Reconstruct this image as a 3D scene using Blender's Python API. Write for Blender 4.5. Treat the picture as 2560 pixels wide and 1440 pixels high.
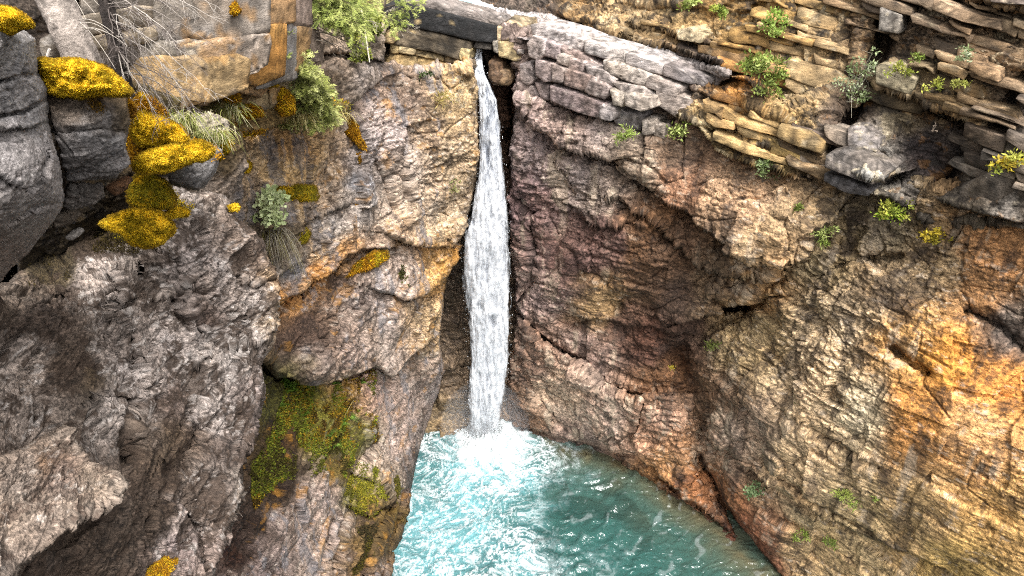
import bpy, math, random
import numpy as np
from mathutils import Vector
for o in list(bpy.data.objects): bpy.data.objects.remove(o)
scene = bpy.context.scene
COL = scene.collection
R = math.radians

# ------------------------------------------------------------------ camera
CAM_Z = 22.5; PITCH = R(30); FPX = 1730.0           # photograph pixels, 2560 wide
cam = bpy.data.cameras.new('camera'); cam_o = bpy.data.objects.new('camera', cam); COL.objects.link(cam_o)
cam_o.location = (0, 0, CAM_Z); cam_o.rotation_euler = (R(60), 0, 0)
cam.sensor_width = 36; cam.lens = FPX / 2560 * 36; cam.clip_start = 0.05; cam.clip_end = 2000
scene.camera = cam_o
# ------------------------------------------------------------------ sky, sun, exposure (bright overcast)
SUN_EL, SUN_AZ = 62, 155                              # azimuth clockwise from +Y
w = bpy.data.worlds.new('World'); scene.world = w; w.use_nodes = True
nt = w.node_tree; bg = nt.nodes['Background']
sky = nt.nodes.new('ShaderNodeTexSky'); sky.sky_type = 'NISHITA'; sky.sun_disc = False
sky.sun_elevation = R(SUN_EL); sky.sun_rotation = R(SUN_AZ); sky.dust_density = 6.0; sky.air_density = 1.0; sky.ozone_density = 1.0
hs = nt.nodes.new('ShaderNodeHueSaturation'); hs.inputs['Saturation'].default_value = 0.06
nt.links.new(sky.outputs[0], hs.inputs['Color']); nt.links.new(hs.outputs[0], bg.inputs['Color'])
bg.inputs['Strength'].default_value = 0.15
sun = bpy.data.lights.new('sun', 'SUN'); sun_o = bpy.data.objects.new('sun', sun); COL.objects.link(sun_o)
sun.energy = 1.15; sun.angle = R(24); sun.color = (1.0, 0.95, 0.88)
_e, _a = R(SUN_EL), R(SUN_AZ)
sun_o.rotation_euler = Vector((math.sin(_a)*math.cos(_e), math.cos(_a)*math.cos(_e), math.sin(_e))).to_track_quat('Z', 'Y').to_euler()
sun_o.location = (0, 0, 60)
vs = scene.view_settings; vs.view_transform = 'Standard'; vs.look = 'None'; vs.exposure = 1.74; vs.gamma = 1.0; vs.use_curve_mapping = False
scene.render.resolution_x = 1024; scene.render.resolution_y = 576
scene.render.engine = 'CYCLES'
scene.cycles.filter_width = 1.1; scene.cycles.use_denoising = False
scene.cycles.max_bounces = 5; scene.cycles.diffuse_bounces = 2; scene.cycles.glossy_bounces = 3; scene.cycles.transparent_max_bounces = 12; scene.cycles.use_adaptive_sampling = True

STEP = 2.3                                            # rock mesh spacing in photograph pixels
SEED = 11
rnd = random.Random(SEED); rng = np.random.default_rng(SEED)
F32 = np.float32
CP, SP = math.cos(PITCH), math.sin(PITCH)

# ------------------------------------------------------------------ placing: viewing direction + horizontal distance Y -> world point
def uv(px, py): return (np.asarray(px, float) - 1280) / FPX, (720 - np.asarray(py, float)) / FPX
def P(px, py, Y):
    u, v = uv(px, py); t = Y / (CP + SP * v)
    return np.stack([u * t, np.broadcast_to(Y, np.shape(t)) * 1.0, CAM_Z + t * (-SP + CP * v)], -1)
def PV(px, py, Y): return Vector(P(px, py, Y).tolist())
def mpp(py, Y):                                       # metres per photograph pixel there
    return Y / (CP + SP * (720 - py) / FPX) / FPX
def water_Y(px, py, z=0.0):
    u, v = uv(px, py); t = (CAM_Z - z) / (SP - CP * v); return t * (CP + SP * v)

# ------------------------------------------------------------------ numpy noise
def _h(ix, iy, iz, s):
    n = (ix.astype(np.uint32) * np.uint32(374761393)) ^ (iy.astype(np.uint32) * np.uint32(668265263)) ^ (iz.astype(np.uint32) * np.uint32(2147483647 - 58)) ^ np.uint32((s * 2654435761) & 0xffffffff)
    n = (n ^ (n >> np.uint32(13))) * np.uint32(1274126177)
    n = n ^ (n >> np.uint32(16)); n = n * np.uint32(2246822519); return n ^ (n >> np.uint32(15))
def _f(n): return (n & np.uint32(0xffffff)).astype(F32) / F32(16777216.0)
def vnoise(p, s=0):                                   # value noise in -1..1
    p = p.astype(F32); fl = np.floor(p); f = p - fl; f = f * f * f * (f * (f * 6 - 15) + 10); i = fl.astype(np.int32).view(np.uint32)
    x0 = i[..., 0] * np.uint32(374761393); x1 = x0 + np.uint32(374761393); y0 = i[..., 1] * np.uint32(668265263); y1 = y0 + np.uint32(668265263); z0 = i[..., 2] * np.uint32(2147483589); z1 = z0 + np.uint32(2147483589)
    z0 = z0 ^ np.uint32((s * 2654435761) & 0xffffffff); z1 = z1 ^ np.uint32((s * 2654435761) & 0xffffffff)
    def g(n):
        n = n ^ (n >> np.uint32(13)); n *= np.uint32(1274126177); n ^= n >> np.uint32(16); n *= np.uint32(2246822519); n ^= n >> np.uint32(15)
        return (n & np.uint32(0xffffff)).astype(F32)
    fx, fy, fz = f[..., 0], f[..., 1], f[..., 2]
    def face(y, z): a = g(x0 ^ y ^ z); return a + (g(x1 ^ y ^ z) - a) * fx
    a = face(y0, z0); a = a + (face(y1, z0) - a) * fy; b = face(y0, z1); b = b + (face(y1, z1) - b) * fy
    return (a + (b - a) * fz) * F32(2 / 16777216.0) - 1
def fbm(p, octv=4, s=0, gain=.5, lac=2.03):
    a, r, t = 1.0, 0, 0.0
    for k in range(octv):
        r = r + a * vnoise(p * F32(lac ** k) + F32(17.3 * k), s + k); t += a; a *= gain
    return r / t * 1.5
def ridged(p, octv=4, s=0, gain=.5):
    a, r, t = 1.0, 0, 0.0
    for k in range(octv):
        r = r + a * (1 - 2 * np.abs(vnoise(p * F32(2.1 ** k) + F32(9.1 * k), s + k))); t += a; a *= gain
    return r / t
def cells(p, s=0, tilt=1.0):
    """voronoi chips: (tilted-plane height of the cell, cell random 0..1, f1, f2-f1)"""
    p = p.astype(F32); b = np.floor(p - 0.5).astype(np.int32)
    d1 = np.full(p.shape[:-1], 9.0, F32); d2 = d1.copy(); hgt = np.zeros_like(d1); cid = np.zeros_like(d1)
    for dx in (0, 1):
        for dy in (0, 1):
            for dz in (0, 1):
                x, y, z = b[..., 0] + dx, b[..., 1] + dy, b[..., 2] + dz
                h1 = _h(x, y, z, s); h2 = _h(x, y, z, s + 101); h3 = _h(x, y, z, s + 202)
                q0 = p[..., 0] - x - (0.15 + .7 * _f(h1)); q1 = p[..., 1] - y - (0.15 + .7 * _f(h2)); q2 = p[..., 2] - z - (0.15 + .7 * _f(h3))
                d = q0 * q0 + q1 * q1 + q2 * q2
                hh = (_f(h1 >> np.uint32(7)) - .5) * 1.0 + tilt * ((_f(h2 >> np.uint32(6)) - .5) * q0 + (_f(h3 >> np.uint32(6)) - .5) * q1 + (_f(h1 >> np.uint32(5)) - .5) * q2)
                m = d < d1
                d2 = np.where(m, d1, np.minimum(d2, d)); d1 = np.where(m, d, d1)
                hgt = np.where(m, hh, hgt); cid = np.where(m, _f(h2 >> np.uint32(3)), cid)
    return hgt, cid, np.sqrt(d1), np.sqrt(d2) - np.sqrt(d1)
def facets(p, s=0, tilt=1.0, pen=.75):
    """continuous angular facets: the highest of tilted planes around jittered points; also returns the gap to the next plane (0 on creases)"""
    p = p.astype(F32); b = np.floor(p - 0.5).astype(np.int32)
    h1st = np.full(p.shape[:-1], -9.0, F32); h2nd = h1st.copy()
    for dx in (0, 1):
        for dy in (0, 1):
            for dz in (0, 1):
                x, y, z = b[..., 0] + dx, b[..., 1] + dy, b[..., 2] + dz
                h1 = _h(x, y, z, s); h2 = _h(x, y, z, s + 101); h3 = _h(x, y, z, s + 202)
                q0 = p[..., 0] - x - (0.15 + .7 * _f(h1)); q1 = p[..., 1] - y - (0.15 + .7 * _f(h2)); q2 = p[..., 2] - z - (0.15 + .7 * _f(h3))
                hh = (_f(h1 >> np.uint32(7)) - .5) * .55 + tilt * ((_f(h2 >> np.uint32(6)) - .5) * q0 + (_f(h3 >> np.uint32(6)) - .5) * q1 + (_f(h1 >> np.uint32(5)) - .5) * q2) - pen * (q0 * q0 + q1 * q1 + q2 * q2)
                m = hh > h1st
                h2nd = np.where(m, h1st, np.maximum(h2nd, hh)); h1st = np.where(m, hh, h1st)
    return h1st + .25, h1st - h2nd
def blur2(g, m):
    """one 3x3 pass over grid g where mask m"""
    gm = g * m; w = m.astype(F32)
    def k(a):
        b = a.copy() * 2; b[1:] += a[:-1]; b[:-1] += a[1:]; c = b * 2; c[:, 1:] += b[:, :-1]; c[:, :-1] += b[:, 1:]; return c
    return k(gm) / np.maximum(k(w), 1e-6)
def sstep(a, b, x): t = np.clip((x - a) / (b - a), 0, 1); return t * t * (3 - 2 * t)
def lin(c):
    if isinstance(c, str): c = [int(c[i:i + 2], 16) / 255 for i in (0, 2, 4)]
    return np.array([x / 12.92 if x <= .04045 else ((x + .055) / 1.055) ** 2.4 for x in c])

# ------------------------------------------------------------------ mesh helpers
def mesh_from(name, verts, quads=None, tris=None, col=None, smooth=False, mat=None):
    me = bpy.data.meshes.new(name)
    verts = np.asarray(verts, F32)
    nq = 0 if quads is None else len(quads); ntr = 0 if tris is None else len(tris)
    me.vertices.add(len(verts)); me.vertices.foreach_set('co', verts.ravel())
    loops = []
    if nq: loops.append(np.asarray(quads, np.int32).ravel())
    if ntr: loops.append(np.asarray(tris, np.int32).ravel())
    loops = np.concatenate(loops) if loops else np.zeros(0, np.int32)
    me.loops.add(len(loops)); me.loops.foreach_set('vertex_index', loops)
    starts = np.concatenate([np.arange(nq) * 4, nq * 4 + np.arange(ntr) * 3]).astype(np.int32)
    me.polygons.add(nq + ntr); me.polygons.foreach_set('loop_start', starts)
    if smooth: me.polygons.foreach_set('use_smooth', np.ones(nq + ntr, bool))
    me.update(calc_edges=True)
    if col is not None:
        a = me.color_attributes.new('Col', 'FLOAT_COLOR', 'POINT')
        c = np.ones((len(verts), 4), F32); c[:, :col.shape[1]] = col; a.data.foreach_set('color', c.ravel())
    if mat: me.materials.append(mat)
    return me
def link(name, data, parent=None, loc=None):
    o = bpy.data.objects.new(name, data); COL.objects.link(o)
    if loc is not None: o.location = loc
    if parent is not None: o.parent = parent
    return o
def tag(o, label=None, cat=None, group=None, kind=None):
    if label: o['label'] = label
    if cat: o['category'] = cat
    if group: o['group'] = group
    if kind: o['kind'] = kind
    return o
class MB:
    """collects small pieces into one mesh"""
    def __init__(s): s.v = []; s.q = []; s.t = []; s.c = []; s.n = 0
    def add(s, v, q=None, t=None, c=None):
        v = np.asarray(v, F32).reshape(-1, 3)
        if q is not None and len(q): s.q.append(np.asarray(q, np.int32) + s.n)
        if t is not None and len(t): s.t.append(np.asarray(t, np.int32) + s.n)
        c = np.asarray(c if c is not None else (.5, .5, .5), F32)
        s.c.append(np.broadcast_to(c, (len(v), 3)) if c.ndim == 1 else c)
        s.v.append(v); s.n += len(v)
    def build(s, name, mat, parent=None, origin=None, smooth=False):
        v = np.concatenate(s.v)
        if origin is not None: v = v - np.asarray(origin, F32)
        me = mesh_from(name, v, np.concatenate(s.q) if s.q else None, np.concatenate(s.t) if s.t else None, np.concatenate(s.c), smooth, mat)
        return link(name, me, parent)
    def tube(s, pts, r0, r1, c, n=5):
        pts = np.asarray(pts, float); k = len(pts); tan = np.gradient(pts, axis=0); tan /= np.linalg.norm(tan, axis=1)[:, None] + 1e-9
        ref = np.array([0.31, .17, .93]); a = np.cross(tan, ref); a /= np.linalg.norm(a, axis=1)[:, None] + 1e-9; b = np.cross(tan, a)
        rr = np.linspace(r0, r1, k) if np.isscalar(r0) else np.asarray(r0)
        th = np.arange(n) * 2 * math.pi / n
        v = pts[:, None] + rr[:, None, None] * (np.cos(th)[None, :, None] * a[:, None] + np.sin(th)[None, :, None] * b[:, None])
        i = np.arange(k - 1)[:, None] * n; j = np.arange(n)[None]
        q = np.stack([i + j, i + (j + 1) % n, i + n + (j + 1) % n, i + n + j], -1).reshape(-1, 4)
        s.add(v.reshape(-1, 3), q, c=c)

# ------------------------------------------------------------------ materials
def newmat(name):
    m = bpy.data.materials.new(name); m.use_nodes = True; n = m.node_tree; b = n.nodes['Principled BSDF']; return m, n, b
def N(n, t, **kw):
    x = n.nodes.new(t)
    for k, v in kw.items():
        if k in x.inputs.keys(): x.inputs[k].default_value = v
        else: setattr(x, k, v)
    return x
def rock_material(name, sc, bump=0.6, dist=0.03):
    m, n, b = newmat(name); L = n.links.new
    at = N(n, 'ShaderNodeVertexColor'); at.layer_name = 'Col'
    g = N(n, 'ShaderNodeNewGeometry'); mp = N(n, 'ShaderNodeMapping'); mp.inputs['Scale'].default_value = (sc, sc, sc * 2.4)
    L(g.outputs['Position'], mp.inputs['Vector'])
    n1 = N(n, 'ShaderNodeTexNoise', Scale=3.0, Detail=4.0, Roughness=0.75); L(mp.outputs[0], n1.inputs['Vector'])
    n2 = N(n, 'ShaderNodeTexVoronoi', Scale=4.0); n2.feature = 'F1'
    wv = N(n, 'ShaderNodeVectorMath', operation='MULTIPLY_ADD'); wv.inputs[1].default_value = (.35, .35, .35); L(n1.outputs['Color'], wv.inputs[0]); L(mp.outputs[0], wv.inputs[2]); L(wv.outputs[0], n2.inputs['Vector'])
    mr = N(n, 'ShaderNodeMapRange'); mr.inputs['From Min'].default_value = .3; mr.inputs['From Max'].default_value = .7; mr.inputs['To Min'].default_value = .62; mr.inputs['To Max'].default_value = 1.35
    L(n1.outputs['Fac'], mr.inputs['Value'])
    mx = N(n, 'ShaderNodeVectorMath', operation='SCALE'); L(at.outputs['Color'], mx.inputs[0]); L(mr.outputs[0], mx.inputs['Scale']); L(mx.outputs[0], b.inputs['Base Color'])
    ad = N(n, 'ShaderNodeMath', operation='MULTIPLY_ADD'); L(n2.outputs['Color'], ad.inputs[0]); ad.inputs[1].default_value = .45; L(n1.outputs['Fac'], ad.inputs[2])
    bp = N(n, 'ShaderNodeBump', Strength=bump, Distance=dist); L(ad.outputs[0], bp.inputs['Height']); L(bp.outputs[0], b.inputs['Normal'])
    rr = N(n, 'ShaderNodeMapRange'); rr.inputs['To Min'].default_value = .88; rr.inputs['To Max'].default_value = .32; L(at.outputs['Alpha'], rr.inputs['Value']); L(rr.outputs[0], b.inputs['Roughness'])
    b.inputs['Specular IOR Level'].default_value = .22
    return m
M_far = rock_material('rock_far', 2.0, .65, .08)
M_mid = rock_material('rock_mid', 2.6, .65, .06)
M_near = rock_material('rock_near', 6.0, .7, .024)
def leaf_material(name, rough=.6, trans=.25):
    m, n, b = newmat(name); at = N(n, 'ShaderNodeVertexColor'); at.layer_name = 'Col'; L = n.links.new
    L(at.outputs['Color'], b.inputs['Base Color']); b.inputs['Roughness'].default_value = rough; b.inputs['Specular IOR Level'].default_value = .25
    tr = N(n, 'ShaderNodeBsdfTranslucent'); L(at.outputs['Color'], tr.inputs['Color'])
    ms = N(n, 'ShaderNodeMixShader'); ms.inputs[0].default_value = trans; L(b.outputs[0], ms.inputs[1]); L(tr.outputs[0], ms.inputs[2])
    L(ms.outputs[0], n.nodes['Material Output'].inputs['Surface']); return m
M_leaf = leaf_material('foliage'); M_moss = leaf_material('moss_fuzz', .9, .15)
def plain_material(name, scale=30, bump=.4, dist=.01, rough=.85):
    m, n, b = newmat(name); L = n.links.new
    at = N(n, 'ShaderNodeVertexColor'); at.layer_name = 'Col'; g = N(n, 'ShaderNodeNewGeometry')
    n1 = N(n, 'ShaderNodeTexNoise', Scale=scale, Detail=6.0, Roughness=.65); L(g.outputs['Position'], n1.inputs['Vector'])
    mr = N(n, 'ShaderNodeMapRange'); mr.inputs['From Min'].default_value = .3; mr.inputs['From Max'].default_value = .7; mr.inputs['To Min'].default_value = .6; mr.inputs['To Max'].default_value = 1.35
    L(n1.outputs['Fac'], mr.inputs['Value']); mx = N(n, 'ShaderNodeVectorMath', operation='SCALE'); L(at.outputs['Color'], mx.inputs[0]); L(mr.outputs[0], mx.inputs['Scale']); L(mx.outputs[0], b.inputs['Base Color'])
    bp = N(n, 'ShaderNodeBump', Strength=bump, Distance=dist); L(n1.outputs['Fac'], bp.inputs['Height']); L(bp.outputs[0], b.inputs['Normal'])
    b.inputs['Roughness'].default_value = rough; b.inputs['Specular IOR Level'].default_value = .2; return m
M_bark = plain_material('bark', 45, .9, .02); M_twig = plain_material('dry_twig', 60, .3, .004); M_mossbase = plain_material('moss_cushion', 55, .9, .02)

# ------------------------------------------------------------------ depth fields
class TPS:
    """smooth field through (px, py, value) points; with inv=True planes stay planes"""
    def __init__(s, pts, reg=1e-3):
        pts = np.asarray(pts, float); s.c = pts[:, :2] / 1000.0; y = pts[:, 2]; n = len(pts)
        K = s.k(np.linalg.norm(s.c[:, None] - s.c[None], axis=-1)) + reg * np.eye(n); Q = np.c_[np.ones(n), s.c]
        A = np.zeros((n + 3, n + 3)); A[:n, :n] = K; A[:n, n:] = Q; A[n:, :n] = Q.T
        s.w = np.linalg.solve(A, np.r_[y, 0, 0, 0])
    def k(s, r): return np.where(r > 0, r * r * np.log(r + 1e-12), 0)
    def __call__(s, px, py):
        q = np.stack([np.asarray(px, float), np.asarray(py, float)], -1) / 1000.0; sh = q.shape[:-1]; q = q.reshape(-1, 2); out = np.empty(len(q)); n = len(s.c)
        for i in range(0, len(q), 60000):
            b = q[i:i + 60000]; out[i:i + 60000] = s.k(np.linalg.norm(b[:, None] - s.c[None], axis=-1)) @ s.w[:n] + s.w[n] + b @ s.w[n + 1:]
        return out.reshape(sh)
class Depth:
    """Y(px,py) from (px,py,Y) controls, interpolated in 1/t so that flat walls stay flat"""
    def __init__(s, pts, reg=1e-4):
        c = np.asarray(pts, float); u, v = uv(c[:, 0], c[:, 1]); t = c[:, 2] / (CP + SP * v); s.f = TPS(np.c_[c[:, :2], 10.0 / t], reg)
    def t(s, px, py): return 10.0 / np.clip(s.f(px, py), .12, 6.0)
    def Y(s, px, py): u, v = uv(px, py); return s.t(px, py) * (CP + SP * v)
def poly_sdf(poly, px, py):
    """negative inside"""
    d = np.full(px.shape, 1e9, F32); ins = np.zeros(px.shape, bool); n = len(poly)
    for i in range(n):
        (x0, y0), (x1, y1) = poly[i], poly[(i + 1) % n]
        dx, dy = x1 - x0, y1 - y0; L = dx * dx + dy * dy + 1e-9
        k = np.clip(((px - x0) * dx + (py - y0) * dy) / L, 0, 1)
        d = np.minimum(d, (px - x0 - k * dx) ** 2 + (py - y0 - k * dy) ** 2)
        c = ((y0 > py) != (y1 > py)); ins ^= c & (px < dx * (py - y0) / (dy if abs(dy) > 1e-9 else 1e-9) + x0)
    d = np.sqrt(d); return np.where(ins, -d, d)
def line_dist(line, px, py):
    """distance to a polyline and signed side (positive = below / right of its direction)"""
    best = np.full(px.shape, 1e12, F32); sg = np.zeros(px.shape, F32)
    for (x0, y0), (x1, y1) in zip(line[:-1], line[1:]):
        dx, dy = x1 - x0, y1 - y0; L = dx * dx + dy * dy + 1e-9
        k = np.clip(((px - x0) * dx + (py - y0) * dy) / L, 0, 1)
        d = (px - x0 - k * dx) ** 2 + (py - y0 - k * dy) ** 2
        s = np.sign(dx * (py - y0) - dy * (px - x0)); m = d < best
        best = np.where(m, d, best); sg = np.where(m, s, sg)
    return np.sqrt(best), sg
def apply_feats(feats, px, py, t):
    for f in feats:
        kind, line = f[0], f[1]
        if kind == 'sink':
            t += f[2] * sstep(9.0, -9.0, poly_sdf(line, px, py)); continue
        xs = [p[0] for p in line]; ys = [p[1] for p in line]
        reach = {'crack': 4 * f[3] if kind == 'crack' else 0, 'ledge': 4 * max(f[4], f[5]) if kind == 'ledge' else 0, 'pit': 3 * (f[3] if kind == 'pit' else 0)}[kind]
        m = (px > min(xs) - reach) & (px < max(xs) + reach) & (py > min(ys) - reach) & (py < max(ys) + reach)
        if not m.any(): continue
        d, s = line_dist(line, px[m], py[m])
        if kind == 'crack': A, wd = f[2], f[3]; t[m] += A * np.exp(-(d / wd) ** 2)
        elif kind == 'pit': A, wd = f[2], f[3]; t[m] += A * np.exp(-(d / wd) ** 4)
        else:
            B, A, dB, dA = f[2], f[3], f[4], f[5]   # B: bulge of the upper side, A: recess under it, both fading away from the line
            end = 1.0
            k = 1 / (1 + np.exp(-np.clip(s * d / 1.1, -30, 30)))
            t[m] += end * (k * A * np.exp(-(d / dA)) - (1 - k) * B * np.exp(-(d / dB) ** 2))
    return t

def resample(fn, px, py, cell=9.0):
    """evaluate a smooth field on a coarse lattice and read it bilinearly"""
    x0, y0 = float(px.min()) - cell, float(py.min()) - cell; nx = int((px.max() - x0) / cell) + 3; ny = int((py.max() - y0) / cell) + 3
    gx_, gy_ = np.meshgrid(x0 + np.arange(nx) * cell, y0 + np.arange(ny) * cell); g = fn(gx_.astype(F32), gy_.astype(F32)); g = g.reshape(ny, nx, -1)
    fx = (px - x0) / cell; fy = (py - y0) / cell; ix = fx.astype(int); iy = fy.astype(int); fx = (fx - ix)[..., None]; fy = (fy - iy)[..., None]
    r = g[iy, ix] * (1 - fx) * (1 - fy) + g[iy, ix + 1] * fx * (1 - fy) + g[iy + 1, ix] * (1 - fx) * fy + g[iy + 1, ix + 1] * fx * fy
    return r[..., 0] if r.shape[-1] == 1 else r
def idw(pts, px, py, power=5.0, eps=30.0):
    """colour field: pts (px,py,hex[,wet])"""
    c = np.array([[p[0], p[1]] for p in pts], F32); v = np.array([list(lin(p[2])) + [p[3] if len(p) > 3 else 0.0] for p in pts], F32)
    q = np.stack([px, py], -1).astype(F32).reshape(-1, 2); out = np.empty((len(q), 4), F32)
    for i in range(0, len(q), 60000):
        b = q[i:i + 60000]; d = ((b[:, None] - c[None]) ** 2).sum(-1) + eps * eps; wt = d ** (-power / 2); wt /= wt.sum(1)[:, None]; out[i:i + 60000] = wt @ v
    return out

ALB = 0.92
def shade_rock(p, col, st):
    """albedo: the stone's own colour, blotches, streaks, lichen, pale chips"""
    sc = st.get('sc', 1.0); k = st.get('vary', 1.0)
    c = col[:, :3] * ALB * np.array(st.get('tint', (1, 1, 1)), F32); g_ = c.mean(1, keepdims=True); c = g_ + (c - g_) * st.get('sat', .94)
    zz = p * np.array([1, 1, .35], F32)
    lum = col[:, :3].mean(1); rocky = sstep(.06, .16, lum)
    big = fbm(p * F32(.55 / sc), 3, 31); med = fbm(p * F32(2.2 / sc) * np.array([1, 1, 1.9], F32), 3, 37, .6); fin = fbm(p * F32(8.0 / sc) * np.array([1, 1, 2.8], F32), 3, 41, .8)
    streak = fbm(zz * F32(2.6 / sc), 3, 43)
    qw = p + F32(.07 * sc) * np.stack([fin, med, .4 * fin], -1)
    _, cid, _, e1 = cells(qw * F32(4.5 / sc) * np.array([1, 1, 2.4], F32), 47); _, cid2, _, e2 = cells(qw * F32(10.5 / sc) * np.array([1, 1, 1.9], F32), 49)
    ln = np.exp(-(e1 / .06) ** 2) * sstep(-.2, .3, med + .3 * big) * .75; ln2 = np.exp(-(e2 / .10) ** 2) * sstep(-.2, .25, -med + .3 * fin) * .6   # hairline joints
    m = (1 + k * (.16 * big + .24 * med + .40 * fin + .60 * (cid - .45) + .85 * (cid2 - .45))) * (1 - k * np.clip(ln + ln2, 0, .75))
    m = m * (1 + st.get('streak', .15) * streak)
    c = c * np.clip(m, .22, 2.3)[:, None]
    warm = fbm(p * F32(.9 / sc), 3, 53) * .5 * st.get('hue', .10)
    c = c * np.stack([1 + warm, 1 + .1 * warm, 1 - 1.1 * warm], -1)
    for (amt, thr, scale, hexc, seed) in st.get('patch', []):
        pale = lin(hexc).mean() > .3; fz = 2.6 if pale else 1.25
        n = fbm(p * F32(scale / sc) * np.array([1, 1, fz], F32), 5, seed, .68)
        mk = sstep(thr, thr + .14, n) * amt * (.7 * rocky if pale else 1.0)
        c = c * (1 - mk[:, None]) + lin(hexc) * mk[:, None] * (1 + .6 * fin[:, None])
    for (amt, thr, hexc, seed) in st.get('drip', []):
        n = fbm(p * np.array([2.0, 2.0, .17], F32) / F32(sc ** .5), 4, seed, .62); br = fbm(p * F32(1.1 / sc), 3, seed + 5)
        mk = sstep(thr, thr + .2, n + .35 * br) * amt * rocky; c = c * (1 - mk[:, None]) + lin(hexc) * mk[:, None] * (1 + .5 * fin[:, None])
    if st.get('wetline'):
        wl_ = sstep(.5, .05, p[:, 2] - .25 * med); c = c * (1 - .5 * wl_[:, None]); col[:, 3] = np.maximum(col[:, 3], .8 * wl_)
    return np.clip(c, .008, .85)

def disp_rock(p, nrm, st):
    sc = st.get('sc', 1.0); fl = st.get('flat', 1.7)
    w1 = fbm(p * F32(.8 / sc), 2, 3); w2 = fbm(p * F32(.8 / sc), 2, 5)
    q = p + F32(.16 * sc) * np.stack([w1, w2, .45 * fbm(p * F32(.6 / sc), 2, 7)], -1)
    h = st.get('a0', .25) * fbm(p * F32(.45 / sc), 3, 61)
    V = lambda z: np.array([1, 1, z], F32)
    hh, e = facets(q * V(fl) * F32(.8 / sc), 71, 2.4, .35); h = h + st.get('a1', .22) * 1.05 * (hh - .45 * np.exp(-(e / .03) ** 2))
    h0 = h; h = 0; rough = .3 + .95 * sstep(-.35, .45, fbm(p * F32(.4 / sc) + 40, 2, 67))
    hh, e = facets(q * V(fl * 1.3) * F32(2.1 / sc), 73, 2.6, .35); h = h + st.get('a2', .09) * .42 * (hh - .4 * np.exp(-(e / .05) ** 2))
    hh, _, _, e = cells(q * V(fl * 1.4) * F32(1.8 / sc), 171, 1.7); h = h + st.get('a2', .09) * .6 * hh
    hh, _, _, e = cells(q * V(fl * 1.25) * F32(5.0 / sc), 173, 1.9); h = h + st.get('a3', .035) * .8 * (hh - .5 * np.exp(-(e / .07) ** 2))
    # lamination: thin sheets breaking off along the bedding
    lz = q[:, 2] + .05 * sc * fbm(q * F32(1.9 / sc), 3, 77)
    lam = np.stack([q[:, 0] * .7, q[:, 1] * .7, lz * 7.0], -1) / F32(sc)
    h = h + st.get('a4', .03) * .15 * ridged(lam * F32(1.1), 2, 79, .6)
    h = h0 + h * rough
    if st.get('bed', 0):
        B = st['bed']; z = q[:, 2] + .18 * fbm(p * F32(.5), 2, 83)
        for (th, amp, seed) in ((.62, 1.0, 91), (.23, .5, 93)):
            th = th * st.get('bedscale', 1.0)
            i = np.floor(z / th); fr = z / th - i; ii = i.astype(np.int32)
            ph = _f(_h(ii, ii, ii, seed)); along = (p[:, 0] * .8 - p[:, 1] * .6) / (th * 4.2) + ph * 7 + .25 * w1
            j = np.floor(along); fa = along - j
            r1 = _f(_h(ii, j.astype(np.int32), ii, seed + 1)); r2 = _f(_h(ii, j.astype(np.int32), ii, seed + 2))
            off = (.65 * ph + .75 * r1 - .7) + (r2 - .5) * (fa - .5) * .8
            ed = np.exp(-(np.minimum(fr, 1 - fr) / .09) ** 2) * .55 + np.exp(-(np.minimum(fa, 1 - fa) / .03) ** 2) * .3 * (r1 > .6)
            h = h + B * amp * (off - ed)
    return h

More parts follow.
